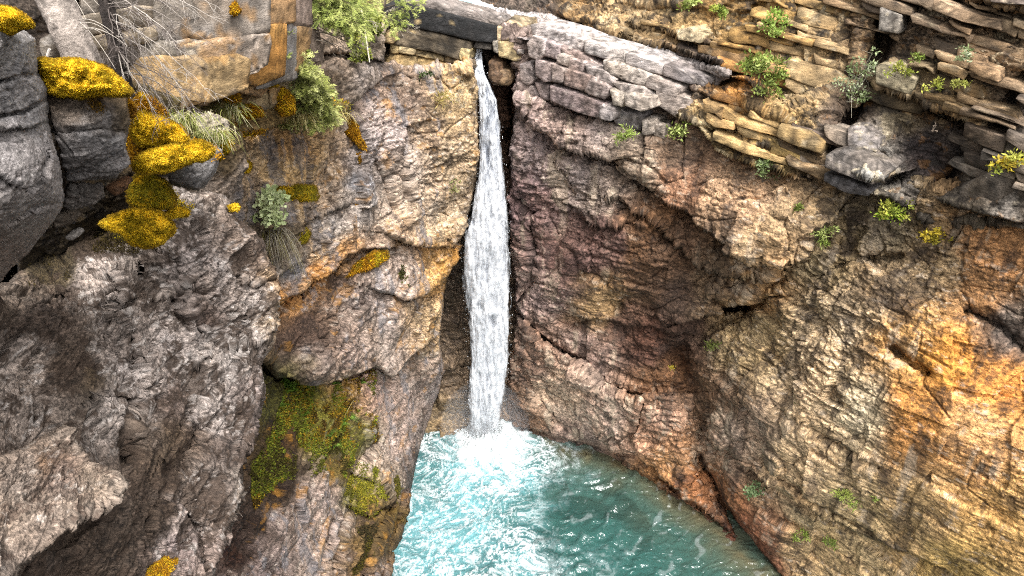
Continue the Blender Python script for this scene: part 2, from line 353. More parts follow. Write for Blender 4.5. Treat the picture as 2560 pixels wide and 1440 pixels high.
def rock_layer(name, poly, depth, colors, st, feats=(), mat=None, step=None, roll=(18, .5), jag=5.0, skirt=2.0, parent=None, weight=None, keep=None, jagscale=45.0):
    step = step or STEP
    xs = [p[0] for p in poly]; ys = [p[1] for p in poly]
    def axis(lo, hi, a, b):                           # coarser mesh outside the picture
        g = [np.arange(max(lo, a), min(hi, b), step)]
        if lo < a: g.insert(0, np.arange(lo, a - step * 2, step * 4.5))
        if hi > b: g.append(np.arange(max(b, lo) + step * 2, hi, step * 4.5))
        return np.concatenate(g)
    gx = axis(min(xs) - 8, max(xs) + 8, -30, 2590); gy = axis(min(ys) - 8, max(ys) + 8, -30, 1470)
    px, py = np.meshgrid(gx, gy); px = px.astype(F32); py = py.astype(F32)
    s3 = np.stack([px / jagscale, py / jagscale, np.zeros_like(px) + hash(len(name)) % 7], -1)
    wx = fbm(s3, 4, 5, .6); wy = fbm(s3 + 31, 4, 6, .6)
    qx = px + jag * wx; qy = py + jag * wy
    sd = poly_sdf(poly, qx, qy)
    t = resample(depth.t, px, py, 12.0)
    t = apply_feats(feats, px + 6 * wx, py + 6 * wy, t)
    rp, rm = roll
    e = np.clip(1 + sd / rp, 0, 1); t = t + rm * (1 - np.sqrt(np.maximum(0, 1 - e * e)))
    u, v = uv(px, py)
    d = np.stack([u, CP + SP * v, -SP + CP * v], -1)
    pos = d * t[..., None] + np.array([0, 0, CAM_Z])
    du = np.gradient(pos, axis=1); dv = np.gradient(pos, axis=0); nr = np.cross(dv, du); nr /= np.linalg.norm(nr, axis=-1)[..., None] + 1e-9
    flip = np.sign(-(nr * d).sum(-1)); nr *= flip[..., None]
    sh = px.shape; pf = pos.reshape(-1, 3).astype(F32)
    inside = sd < 0
    if keep is not None: inside &= keep(px, py)
    fm = inside[:-1, :-1] & inside[1:, :-1] & inside[:-1, 1:] & inside[1:, 1:]
    idx = np.arange(px.size).reshape(sh)
    used = np.zeros(px.size, bool)
    qd = np.stack([idx[:-1, :-1], idx[1:, :-1], idx[1:, 1:], idx[:-1, 1:]], -1)[fm]
    used[qd.ravel()] = True; remap = -np.ones(px.size, np.int64); ui = np.nonzero(used)[0]; remap[ui] = np.arange(len(ui))
    pf = pf[ui]; nf = nr.reshape(-1, 3)[ui].astype(F32)
    h = disp_rock(pf, nf, st)
    hg = np.zeros(px.size, F32); hg[ui] = h; hg = hg.reshape(sh); mk = used.reshape(sh)
    for _ in range(st.get('blur', 0)): hg = blur2(hg, mk)
    h = hg.ravel()[ui]
    if weight is not None: h = h * weight(px.ravel()[ui], py.ravel()[ui])
    cosv = np.abs((nf * d.reshape(-1, 3)[ui]).sum(1)) / np.linalg.norm(d.reshape(-1, 3)[ui], axis=-1); h = h * sstep(.12, .5, cosv)
    dn = nf * .75 - d.reshape(-1, 3)[ui] / np.linalg.norm(d.reshape(-1, 3)[ui], axis=-1)[:, None] * .25
    pv = pf + h[:, None] * dn
    wl = fbm(s3 * F32(.35) + 71, 3, 8, .6), fbm(s3 * F32(.35) + 91, 3, 9, .6)
    cx = (px + 16 * wx + 34 * wl[0]).ravel()[ui]; cy = (py + 16 * wy + 34 * wl[1]).ravel()[ui]
    base = resample(lambda a, b: idw(colors, a, b), cx, cy, 7.0)
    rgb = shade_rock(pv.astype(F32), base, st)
    col = np.concatenate([rgb, base[:, 3:4]], 1)
    quads = remap[qd]
    # skirt: the mass goes on backwards from its outline
    ed = np.concatenate([quads[:, [0, 1]], quads[:, [1, 2]], quads[:, [2, 3]], quads[:, [3, 0]]])
    key = np.sort(ed, 1); kk = key[:, 0].astype(np.int64) * len(ui) + key[:, 1]; un, inv, cnt = np.unique(kk, return_inverse=True, return_counts=True)
    be = ed[cnt[inv] == 1]
    bv = np.unique(be); bmap = -np.ones(len(ui), np.int64); bmap[bv] = len(ui) + np.arange(len(bv))
    dd = d.reshape(-1, 3)[ui][bv]; dd = dd / np.linalg.norm(dd, axis=1)[:, None]
    back = pv[bv] + dd * skirt
    sq = np.stack([be[:, 1], be[:, 0], bmap[be[:, 0]], bmap[be[:, 1]]], 1)
    verts = np.concatenate([pv, back]); col = np.concatenate([col, col[bv]])
    me = mesh_from(name, verts, np.concatenate([quads, sq]), None, col, False, mat)
    o = link(name, me, parent); o['_n'] = len(verts)
    del o['_n']
    return o, (pv, nf, px.ravel()[ui], py.ravel()[ui])

# ================================================================== the canyon walls
class PlaneDepth:
    """leaning vertical wall in plan (n . XY = d + k z) plus offsets in metres along the view ray"""
    def __init__(s, n, d, k, offs, reg=2e-3): s.n, s.d, s.kk = n, d, k; s.o = TPS(offs, reg)
    def base(s, px, py):
        u, v = uv(px, py); return (s.d + s.kk * CAM_Z) / np.maximum(.25, s.n[0] * u + s.n[1] * (CP + SP * v) + s.kk * (SP - CP * v))
    def t(s, px, py): return s.base(px, py) + s.o(px, py)
    def Y(s, px, py): u, v = uv(px, py); return s.t(px, py) * (CP + SP * v)
RN, RD, RK = (.665, .747), 19.1, .045
_pl = PlaneDepth(RN, RD, RK, [(0, 0, 0), (1, 0, 0), (0, 1, 0), (1000, 1000, 0)])
def shore_offs(pts):
    out = []
    for (x, y) in pts:
        Yw = float(water_Y(x, y)); u, v = uv(x, y); out.append((x, y, Yw / (CP + SP * v) - float(_pl.base(x, y))))
        X = u * Yw / (CP + SP * v)
        for dy in (90,):
            v2 = (720 - (y + dy)) / FPX; t2 = Yw / (CP + SP * v2); x2 = 1280 + FPX * X / t2; out.append((x2, y + dy, t2 - float(_pl.base(x2, y + dy))))
    return out
right_shore = [(1300, 1078), (1400, 1112), (1500, 1135), (1600, 1185), (1680, 1235), (1760, 1300), (1830, 1365), (1905, 1440)]
rb_off = shore_offs(right_shore) + [
    (1290, 250, -1.2), (1290, 450, -1.0), (1290, 650, -.6), (1290, 850, -.4), (1310, 1000, .1), (1420, 260, -.9), (1420, 420, -.9), (1420, 620, -.5), (1420, 820, -.2), (1430, 960, .1),
    (1560, 300, -.5), (1560, 480, -.3), (1560, 680, 0), (1560, 880, .5), (1600, 1040, .3), (1700, 420, .2), (1700, 560, 0), (1700, 760, .6), (1720, 1000, 1.3), (1850, 520, -.3), (1950, 600, -.5), (1850, 780, 1.5), (1780, 1120, 1.5),
    (2050, 480, .6), (2100, 620, .5), (2000, 800, .5), (1900, 950, .5), (1880, 1150, .5), (2100, 1000, -.6), (2250, 800, -.2), (2400, 650, .6), (2400, 1000, -.7), (2200, 1200, -.6), (2050, 1300, .3), (2300, 1420, -.4), (2560, 700, .5), (2560, 900, .1), (2560, 1100, -.6), (2560, 1440, -.9), (1990, 1430, .9),
    (2700, 600, .6), (2700, 1560, -1.2), (1310, 120, -1.0), (1500, 170, -.7), (1700, 240, .3), (1900, 330, .9), (2300, 450, .9), (2560, 450, .9)]
RB = PlaneDepth(RN, RD, RK, rb_off)
ur_off = [(1230, -40, 8), (1330, 30, 6.0), (1440, 50, 4.6), (1500, 80, 3.6), (1640, 122, 2.0), (1500, -40, 5.2), (1700, 0, 2.8), (1810, 180, .7), (1800, 60, 1.6), (1780, 290, .1), (1900, 330, 0), (1950, 420, -.2), (2060, 300, .5), (2060, 100, 1.4), (2060, 440, -.1),
          (2150, 300, .9), (2250, 100, 1.3), (2180, 440, -.5), (2260, 420, .7), (2380, 430, .9), (2480, 450, -.1), (2560, 500, -.2), (2400, 200, .6), (2560, 200, .5), (2560, -40, 1.4), (2250, -60, 2.0), (2680, 300, .5), (2680, 560, 0), (2300, 540, .5), (1700, 240, .5)]
UR = PlaneDepth(RN, RD, RK, ur_off)

rb_cols = [(1400, 300, '8d7d78'), (1330, 380, '948480'), (1330, 330, '8f7f7c'), (1330, 480, '75605f'), (1500, 450, '8c8078'), (1440, 420, '8a7d78'), (1600, 420, '8a7a6a'), (1700, 450, '7d5e48'), (1850, 500, '93795f'), (1950, 580, '9c8464'), (1620, 560, '77593f'), (1700, 620, '5f4a3a'),
    (1500, 600, '5e4a46'), (1400, 650, '6d5550'), (1350, 720, '94807a'), (1500, 740, '8d7350'), (1700, 720, '4a3d35'), (1780, 700, '6a5a48'), (1880, 720, 'a08058'), (1600, 850, '533b31'), (1560, 800, '5a453a'), (1680, 840, '4c3a30'), (1480, 640, '564441'), (1600, 660, '5c4634'), (1450, 880, '8a756c'), (1650, 930, '6d5038'), (1400, 980, 'b09a86'), (1500, 1050, 'b49c8c'),
    (1450, 1100, '8e7a70'), (1620, 1080, 'a88670'), (1650, 1150, 'a07850'), (1800, 1270, '8f6648'), (1850, 1370, '84523c'), (1780, 1000, '6b5440'), (1900, 850, 'a4906c'), (2100, 800, 'b39e7e'), (2050, 950, 'baa484'), (2150, 1000, 'b8a88a'), (2000, 1150, 'b49c7a'), (1850, 1080, 'a08c7a'),
    (2250, 850, 'ae8650'), (2350, 900, 'b88034'), (2500, 950, 'b47a38'), (2300, 1000, 'ac783a'), (2450, 1100, 'b08858'), (2500, 1300, 'b49058'), (2300, 1300, 'b09468'), (2100, 1300, 'b09c76'), (2200, 700, '8e7a5e'), (2350, 650, '8a7658'), (2450, 700, '7a5c3c'), (2520, 835, '5a524c'), (2050, 1400, 'ae9670'),
    (2400, 1400, 'b4985c'), (2080, 640, '8a7a5c'), (2200, 590, '6b604c'), (2480, 620, 'a07850'), (1320, 900, '7c6455', .3), (1300, 1040, '6a5240', .5), (1560, 250, '8b827e'), (1700, 350, '6a5848'), (1450, 200, '8a7c76'), (1900, 1440, '6a4434', .4), (1700, 1240, '94643f', .4)]
rb_feats = [
    ('sink', [(1322, 80), (1420, 96), (1560, 140), (1700, 205), (1745, 240), (1700, 300), (1640, 345), (1530, 310), (1380, 265), (1300, 230), (1290, 160)], .55),
    ('ledge', [(1283, 236), (1315, 278), (1350, 309), (1387, 354), (1450, 385), (1533, 396)], .25, .9, 60, 26),
    ('ledge', [(1373, 250), (1430, 272), (1488, 288), (1530, 300)], .25, .5, 30, 22),
    ('ledge', [(1600, 456), (1667, 498), (1754, 559), (1821, 605), (1882, 652), (1960, 660), (2010, 650), (2045, 600)], .55, 1.0, 90, 45),
    ('ledge', [(1574, 518), (1651, 564), (1702, 616), (1754, 657), (1857, 688), (1923, 693)], .15, .55, 40, 30),
    ('ledge', [(1690, 890), (1723, 837), (1795, 790), (1821, 772), (1867, 760), (1930, 705), (1975, 670)][::-1], .0, .0, 20, 20),
    ('ledge', [(1754, 792), (1795, 782), (1830, 768), (1870, 758)], .5, 1.8, 60, 34), ('pit', [(1815, 772), (1862, 766)], 2.6, 11),
    ('crack', [(1960, 690), (1880, 765), (1800, 810), (1723, 850), (1690, 900)], .5, 16),
    ('crack', [(1690, 893), (1733, 991), (1754, 1068), (1745, 1150), (1790, 1250), (1850, 1330), (1920, 1440), (1960, 1500)], 1.0, 30),
    ('crack', [(1745, 1140), (1795, 1245), (1860, 1335), (1930, 1440)], .9, 10),
    ('ledge', [(1297, 790), (1368, 852), (1445, 904), (1512, 960), (1600, 986), (1690, 985)][::-1], .45, .35, 70, 40),
    ('crack', [(1297, 790), (1368, 852), (1445, 904), (1512, 960), (1600, 986)], .5, 9),
    ('crack', [(1332, 570), (1343, 667), (1297, 750)], .5, 10), ('crack', [(1291, 498), (1338, 534)], .4, 8), ('crack', [(1445, 621), (1461, 667), (1528, 708)], .35, 8),
    ('ledge', [(1435, 523), (1465, 548), (1497, 564), (1560, 560)], .2, .25, 40, 30), ('ledge', [(1420, 440), (1440, 470), (1432, 523)], .0, .18, 30, 30),
    ('crack', [(1533, 405), (1600, 450), (1660, 490)], .3, 10), ('ledge', [(1445, 795), (1500, 800), (1600, 815), (1700, 830)], .2, .2, 20, 25),
    ('crack', [(2230, 870), (2280, 910), (2320, 930)], .5, 14), ('crack', [(2060, 690), (2130, 650), (2250, 640)], .4, 12), ('crack', [(2420, 780), (2500, 820), (2580, 880)], .5, 18),
    ('ledge', [(1780, 1090), (1850, 1160), (1960, 1230), (2100, 1310), (2300, 1400)], .3, .3, 50, 40), ('crack', [(1900, 1150), (2000, 1230), (2180, 1330)], .25, 10), ('crack', [(1960, 1010), (2050, 1080), (2200, 1170)], .25, 10),
    ('crack', [(1300, 900), (1340, 980), (1400, 1060), (1470, 1120)], .25, 9), ('ledge', [(1560, 1080), (1590, 1070), (1600, 1030)], .2, .3, 40, 40), ('ledge', [(1330, 1075), (1420, 1100), (1520, 1125), (1590, 1130), (1690, 1210), (1790, 1300)], .25, .45, 40, 40)]
rb_poly = [(1235, 60), (1330, 70), (1520, 130), (1720, 195), (1800, 180), (1900, 330), (2060, 400), (2250, 430), (2600, 470), (2900, 470), (2900, 1660), (1960, 1660), (1905, 1490), (1760, 1400), (1600, 1290), (1500, 1240), (1400, 1210), (1280, 1180), (1262, 1000), (1278, 900), (1290, 760), (1282, 700), (1270, 520), (1276, 400), (1284, 260), (1290, 200), (1290, 150)]
st_rb = dict(tint=(1.07, 1.0, .93), wetline=1, drip=[(.6, .30, '2f2825', 291), (.4, .42, 'b5a48e', 293)], sc=1.0, a0=.3, a1=.26, a2=.13, a3=.055, a4=.03, flat=1.2, bed=.05, streak=.2, hue=.12, patch=[(.55, .35, 1.4, '3b2f29', 211), (.5, .42, 2.6, 'c9b9a6', 223)])
rb_w = lambda px, py: 1 - .45 * sstep(2050, 2300, px + .15 * (py - 800)) * sstep(560, 760, py)
cliff_r, S_rb = rock_layer('canyon_wall', rb_poly, RB, rb_cols, st_rb, rb_feats, M_far, roll=(34, 1.3), skirt=4, weight=rb_w)
tag(cliff_r, 'tall purple grey and rusty orange rock wall right of the waterfall, rising from the pool', kind='structure')

ur_cols = [(1350, 30, '5a5048'), (1450, 40, '7d6440'), (1550, 40, 'a08862'), (1650, 80, '8c7450'), (1700, 150, '5e5040'), (1750, 170, '4a4038'), (1850, 100, '8a6c3c'), (1850, 230, 'a5763c'), (1900, 300, 'a88c5c'), (1800, 330, 'a08c64'), (1950, 380, '96804e'), (2000, 420, '6a5840'), (2050, 100, '9a8460'), (2000, 200, 'a08a64'),
    (2150, 100, '7a6448'), (2160, 260, '3a3028', .3), (2250, 60, '6a5c4c'), (2350, 80, '7d6c58'), (2450, 100, '8c7458'), (2530, 60, '8d7a60'), (2300, 200, '867456'), (2400, 250, '8c7450'), (2250, 270, '6d6048'), (2150, 370, '7d7468'), (2110, 350, '4c4038', .3), (2160, 420, '8a8880', .4), (2300, 400, '3a3230', .4), (2380, 380, '3f3630', .4),
    (2470, 470, '6d665c'), (2530, 450, '6a6258'), (2420, 530, '5c5448'), (2540, 300, '64584c'), (2100, 560, '8c8064'), (1600, 0, '98805c'), (1750, 40, '96784a'), (1950, 30, '8c7040'), (1680, 40, '9a8258')]
ur_feats = [
    ('sink', [(1545, 10), (1890, 30), (1880, 190), (1800, 178), (1640, 130), (1550, 90)], .35), ('sink', [(1790, 240), (1960, 300), (2060, 400), (2050, 450), (1870, 415), (1780, 370)], .3), ('sink', [(2190, 0), (2600, 0), (2600, 330), (2420, 330), (2200, 230)], .35), ('sink', [(1900, -20), (2140, -20), (2130, 210), (1960, 280), (1900, 200)], .25),
    ('ledge', [(1440, 55), (1500, 82), (1640, 126), (1700, 140), (1810, 184)], .5, 1.2, 40, 30),
    ('ledge', [(1580, 70), (1660, 80), (1760, 110), (1800, 120)], .3, .5, 30, 20), ('ledge', [(1600, 110), (1700, 130), (1790, 160)], .25, .4, 18, 14),
    ('ledge', [(1780, 250), (1850, 290), (1940, 310)], .25, .45, 30, 22), ('ledge', [(1640, 270), (1742, 322), (1790, 380), (1870, 412), (1990, 445)], .3, .9, 26, 30), ('ledge', [(1790, 330), (1870, 365), (1930, 375)], .25, .5, 30, 16),
    ('crack', [(2262, -20), (2200, 130), (2150, 220), (2110, 330), (2072, 430)], 1.1, 24), ('crack', [(2570, 190), (2480, 330), (2380, 440), (2290, 520)], .6, 20),
    ('ledge', [(2060, 412), (2110, 432), (2180, 462), (2240, 440)], .5, 1.0, 36, 24), ('ledge', [(2060, 450), (2120, 482), (2180, 490)], .3, .7, 24, 20),
    ('ledge', [(2180, 210), (2250, 235), (2330, 270), (2440, 320)], .5, .6, 50, 50), ('ledge', [(2360, 510), (2440, 530), (2500, 545)], .5, .9, 40, 26), ('ledge', [(2120, 360), (2180, 370), (2210, 390)], .2, .25, 20, 14),
    ('ledge', [(2480, 5), (2530, 12), (2620, 20)], .6, 1.0, 30, 26), ('crack', [(1890, 20), (1895, 60), (1860, 140), (1830, 180)], .5, 14), ('crack', [(1880, -10), (1830, 10), (1790, 40)], .3, 10), ('ledge', [(1250, 30), (1340, 40), (1440, 55)], .2, .8, 30, 26)]
ur_poly = [(1180, -160), (2900, -160), (2900, 620), (2560, 572), (2440, 560), (2330, 560), (2240, 500), (2180, 492), (2060, 455), (1990, 450), (1870, 412), (1790, 380), (1742, 320), (1700, 300), (1750, 210), (1810, 186), (1640, 140), (1500, 96), (1440, 70), (1330, 50), (1250, 30), (1190, 0)]
st_ur = dict(tint=(.95, .91, .90), drip=[(.75, .22, '221e1c', 295), (.4, .42, 'b8a88a', 297)], sc=.8, a0=.2, a1=.14, a2=.10, a3=.06, a4=.03, flat=1.6, bed=.04, streak=.5, hue=.12, patch=[(.75, .26, 1.6, '2c2723', 231), (.5, .44, 2.4, 'c2b295', 233), (.25, .45, 2.0, '9a6a30', 235)])
cliff_u, S_ur = rock_layer('upper_cliff', ur_poly, UR, ur_cols, st_ur, ur_feats, M_far, roll=(6, .25), skirt=3)
tag(cliff_u, 'thin bedded ochre and black rock face above the pale ledge at upper right', kind='structure')

# pale terrace between the two
te_ctrl = [(1185, 15, 31), (1300, 60, 27.5), (1330, 95, 25.6), (1440, 60, 30.5), (1500, 150, 23.6), (1520, 90, 28), (1640, 125, 24.4), (1640, 200, 21.8), (1780, 195, 20.6), (1810, 180, 21.3), (1230, 55, 28), (1260, 85, 26.6)]
te_ctrl = [c_ for c_ in te_ctrl if c_[1] < 70 or c_[0] in (1520, 1640, 1810) and c_[1] < 185] + [(x_, y_, float(RB.Y(x_, y_)) + .25) for x_, y_ in ((1330, 95), (1400, 118), (1500, 165), (1600, 205), (1700, 222), (1790, 210))]
TE = Depth(te_ctrl)
te_poly = [(1170, 5), (1215, 12), (1330, 30), (1440, 45), (1520, 75), (1640, 115), (1830, 178), (1790, 215), (1700, 225), (1600, 215), (1500, 175), (1400, 125), (1325, 108), (1280, 95), (1240, 70), (1180, 36)]
te_cols = [(1200, 20, 'aaa29c'), (1300, 60, 'a69c98'), (1400, 80, 'b0a8a4'), (1500, 110, 'aaa29e'), (1620, 150, 'a09894'), (1750, 185, '7d7470'), (1350, 100, '9a8c86')]
terrace, _ = rock_layer('rock_terrace', te_poly, TE, te_cols, dict(sc=.7, a0=.06, a1=.1, a2=.08, a3=.04, a4=.03, flat=3, bed=.12, patch=[(.6, .3, 2.2, '4a4440', 241)]), [('crack', [(1200, 20), (1330, 62), (1480, 100), (1640, 150), (1760, 185)], .3, 6), ('crack', [(1210, 38), (1330, 80), (1480, 135)], .3, 5)], M_far, roll=(6, .2), skirt=2)
tag(terrace, 'pale flat rock terrace above the right wall of the canyon', kind='structure')

# chute behind the waterfall
CH = Depth([(1100, 100, 27.6), (1330, 100, 28.0), (1100, 600, 26.6), (1330, 600, 27.0), (1060, 1000, 25.9), (1330, 1000, 26.4), (1060, 1130, 25.0), (1350, 1130, 25.4), (1230, 700, 27.0)])
chute, _ = rock_layer('chute_rock', [(1020, 90), (1420, 90), (1420, 1260), (980, 1260)], CH, [(1260, 160, '3a3028', .4), (1270, 260, '5a4030', .4), (1265, 400, '4c3a2c', .5), (1290, 600, '5a4636', .5), (1140, 700, '5c4d3e', .5), (1130, 900, '6b5a48', .6), (1100, 1050, '7a6446', .6), (1300, 1050, '705840', .6)],
    dict(sc=.8, a0=.3, a1=.3, a2=.15, a3=.05, a4=.05, flat=1.5, bed=.1, patch=[(.5, .35, 1.6, '2c2420', 251)]), [('pit', [(1270, 175), (1300, 190)], 1.2, 30), ('crack', [(1290, 200), (1270, 260), (1280, 420)], .8, 14)], M_far, step=3.2, roll=(6, .3))
tag(chute, 'dark wet rock chute behind the falling water', kind='structure')

# wall left of the falls
ml_ctrl = [(1190, 160, 24.7), (1195, 400, 24.6), (1150, 620, 24.4), (1110, 760, 24.3), (1105, 900, 24.3), (1060, 1108, 24.3), (1038, 1215, 21.9), (1000, 1330, 19.3), (968, 1440, 17.2), (990, 1540, 17.2), (1070, 1260, 24.0), (1010, 300, 22.8), (1010, 500, 22.4), (1000, 680, 21.6), (960, 850, 20.8), (1010, 1000, 22.4), (870, 170, 21), (860, 400, 19.4), (850, 600, 18.4), (800, 780, 17.2), (780, 900, 16.5), (830, 1000, 18.0), (720, 980, 16.4),
           (750, 1120, 16.0), (640, 400, 15.8), (600, 520, 14.8), (620, 300, 16.2), (540, 300, 15.2), (540, 700, 13.4), (560, 1440, 11.4), (620, 1250, 13), (780, 1300, 15.3), (900, 1200, 18.6), (930, 1070, 20.2), (860, 1430, 15.8), (700, 1440, 13.4), (700, 740, 16.0), (950, 180, 23)]
ML = Depth(ml_ctrl)
ml_cols = [(900, 200, '8c7d76'), (1000, 200, '8a7a6c'), (1100, 170, '9a8464'), (1150, 230, 'a08a68'), (1000, 260, '6e5f54'), (950, 350, '9a8f8c'), (1050, 350, '8c7a66'), (1150, 400, '94846e'), (990, 430, '9a8e84'), (880, 380, '8d8480'), (880, 450, '88898f'), (860, 520, '9c938c'), (1050, 500, '968674'), (1130, 520, 'a2917a'), (1100, 570, 'a08c70'),
    (720, 380, 'b08c5c'), (650, 350, 'ac8e64'), (760, 350, 'a8906c'), (700, 440, 'b49a70'), (640, 400, 'a48e70'), (830, 430, 'a08a70'), (800, 620, 'a89274'), (740, 660, '8f8c8c'), (850, 560, '9c948e'), (800, 680, 'b08248'), (720, 745, 'a87c48'), (840, 655, 'ae8450'), (760, 790, '40332c'), (850, 700, '4a3c34'), (740, 850, '45372f'), (900, 750, '8a7d76'), (950, 800, '8f827a'), (1000, 700, '9c8f88'),
    (980, 880, '9a8c82'), (850, 880, '847670'), (780, 900, '6a5e58'), (860, 930, '8d7c68'), (1070, 680, 'b08c58'), (1120, 650, 'b0803c'), (1070, 800, 'a88f6c'), (1040, 900, '98877a'), (1080, 950, '7d7370'), (1020, 1000, '9a8880'), (1060, 1060, '847874'), (980, 1100, '9c8b84'), (1040, 1180, '4a403c', .5), (1020, 1280, '54453c', .4), (900, 960, 'a08880'),
    (700, 1000, '42421c'), (760, 980, '5a5a1e'), (860, 970, '86661c'), (720, 1100, '3a2a14'), (680, 1200, '2e2214'), (640, 1300, '2c2018'), (820, 1080, '66641e'), (880, 1120, '5e5c1c'), (850, 1180, '5a4c1c'), (900, 1230, '666420'), (920, 1160, 'a8988c'), (960, 1200, '7d7064'), (800, 1250, '9c8c84'), (700, 1320, '8c7e78'), (640, 1400, '7d706c'), (780, 1400, '94867e'), (850, 1330, '8f8078'), (880, 1380, '54421c'), (930, 1340, '4a3c20'), (960, 1280, '5c4a20'), (600, 1440, '7a6c68'), (900, 1430, '7d6858'), (560, 1380, '2c1a10'), (620, 500, '8c7a68'), (640, 600, '4c4438'), (690, 600, '524838'), (600, 660, '5a5048')]
ml_feats = [
    ('ledge', [(1000, 600), (1044, 612), (1119, 617), (1160, 594), (1180, 560)], .4, .8, 50, 34), ('ledge', [(690, 762), (757, 729), (848, 658), (900, 630), (960, 620)], .35, .75, 40, 40), ('ledge', [(960, 730), (1007, 748), (1061, 737), (1115, 698)], .35, .5, 40, 26),
    ('ledge', [(650, 900), (694, 946), (773, 954), (860, 946), (936, 917), (977, 946), (1032, 892)], .6, 1.3, 60, 50), ('pit', [(652, 902), (690, 944), (735, 954)], .8, 10), ('ledge', [(560, 335), (620, 300), (680, 300), (760, 290), (860, 290)], .1, .2, 20, 20), ('ledge', [(780, 540), (830, 520), (860, 515)], .2, .3, 20, 20), ('crack', [(880, 170), (870, 260), (880, 330)], .4, 12),
    ('crack', [(860, 1250), (880, 1180), (930, 1110)], .4, 8), ('crack', [(830, 1420), (860, 1300), (880, 1230)], .35, 7), ('crack', [(900, 1440), (930, 1340), (980, 1260)], .35, 8), ('crack', [(960, 1440), (980, 1330), (1010, 1230)], .3, 8), ('crack', [(790, 1440), (810, 1360), (830, 1300)], .3, 6), ('ledge', [(880, 1180), (940, 1200), (975, 1260)], .15, .3, 40, 20), ('ledge', [(880, 1270), (930, 1290), (970, 1255)], .35, .4, 50, 20),
    ('crack', [(1110, 760), (1060, 900), (1000, 960)], .2, 10), ('crack', [(1010, 330), (1000, 420), (1020, 520)], .25, 8), ('crack', [(940, 400), (960, 460), (1000, 560)], .3, 8)]
ml_poly = [(500, 260), (600, 290), (700, 280), (800, 270), (860, 250), (870, 165), (930, 150), (1060, 170), (1180, 150), (1196, 210), (1198, 300), (1196, 400), (1186, 500), (1158, 590), (1140, 660), (1112, 710), (1108, 760), (1100, 860), (1112, 930), (1090, 1000), (1060, 1108), (1042, 1180), (1040, 1240), (1060, 1330), (1060, 1560), (420, 1560), (420, 600), (470, 420)]
st_ml = dict(tint=(1.10, 1.02, .94), wetline=1, drip=[(.55, .34, '6f6e72', 299), (.5, .42, '3a3029', 301)], sc=.8, a0=.22, a1=.24, a2=.14, a3=.06, a4=.03, flat=1.25, bed=.04, streak=.25, hue=.12, patch=[(.65, .30, 1.5, '3c3029', 261), (.55, .38, 3.0, 'cdbfb0', 263), (.4, .46, 1.2, 'a07028', 265)])
def ml_w(px, py):
    d = np.exp(-(((px - 1050) / 75) ** 2 + ((py - 1000) / 130) ** 2)); return 1 - .75 * d
cliff_l, S_ml = rock_layer('canyon_wall', ml_poly, ML, ml_cols, st_ml, ml_feats, M_mid, roll=(26, 1.1), skirt=5, weight=ml_w)
tag(cliff_l, 'weathered grey and tan rock wall left of the waterfall, with a mossy foot in the pool', kind='structure')

# ---- near left buttress
nl_ctrl = [(0, 1440, 3.6), (0, 1100, 4.8), (0, 760, 6.2), (60, 690, 7.2), (200, 1300, 4.4), (300, 1000, 6.2), (300, 700, 7.6), (450, 600, 8.4), (560, 620, 9.3), (680, 700, 9.9), (690, 830, 9.2), (640, 950, 8.4), (640, 1060, 7.9), (600, 1200, 6.9), (590, 1300, 6.3), (530, 1440, 5.5), (450, 1200, 6.2), (450, 900, 7.6), (560, 800, 8.7), (400, 1440, 4.9), (480, 480, 9.6), (330, 520, 9.0), (-100, 1000, 4.9), (-100, 1560, 3.2), (550, 1560, 5.0), (120, 600, 8.0), (560, 1050, 7.4), (-700, 1000, 3.3), (-700, 1560, 2.2), (-700, 740, 4.1)]
NL = Depth(nl_ctrl)
nl_cols = [(100, 690, '3a3222'), (250, 600, '42381f'), (330, 640, '3e3320'), (60, 740, '5a5048'), (250, 720, '8f8682'), (350, 680, '948a84'), (450, 640, '8c827e'), (560, 560, '6c5f56'), (620, 640, '5c5048'), (680, 720, '9c8468'), (690, 800, '8d7c68'), (620, 760, '8c8480'), (520, 720, '857c78'), (480, 780, '524640'), (560, 820, '7d7673'), (420, 820, '968d89'), (100, 850, '4a403a'), (150, 950, '52473f'), (60, 950, '8a807a'), (230, 980, '3e3428'), (320, 880, '6c625c'), (330, 950, '9a918d'), (300, 1020, '8c8480'), (400, 1000, '5a4f4a'), (500, 950, '8f8885'), (560, 900, '86807d'), (520, 1050, '8a8381'), (470, 1120, '56493f'), (400, 1120, '4c4034'), (560, 1150, '5a504b'), (620, 1000, '6c625e'), (640, 1070, '5c524e'), (600, 1200, '80776f'), (540, 1250, '5c524c'), (480, 1230, '7a716b'), (380, 1200, '463a30'), (350, 1300, '40352c'), (250, 1380, '443a32'), (420, 1300, '8f8480'), (450, 1380, '8a7d7b'), (500, 1420, '70645f'), (330, 1430, '5a4e47'), (400, 580, '6a6058'), (500, 500, '7d736c'), (440, 540, '8a817c')]
nl_poly = [(-760, 760), (-130, 740), (20, 700), (60, 650), (130, 570), (200, 530), (330, 470), (420, 440), (480, 470), (560, 480), (590, 540), (640, 570), (668, 620), (682, 660), (702, 760), (690, 860), (655, 915), (672, 1000), (640, 1080), (602, 1170), (612, 1250), (575, 1340), (530, 1440), (500, 1700), (-760, 1700)]
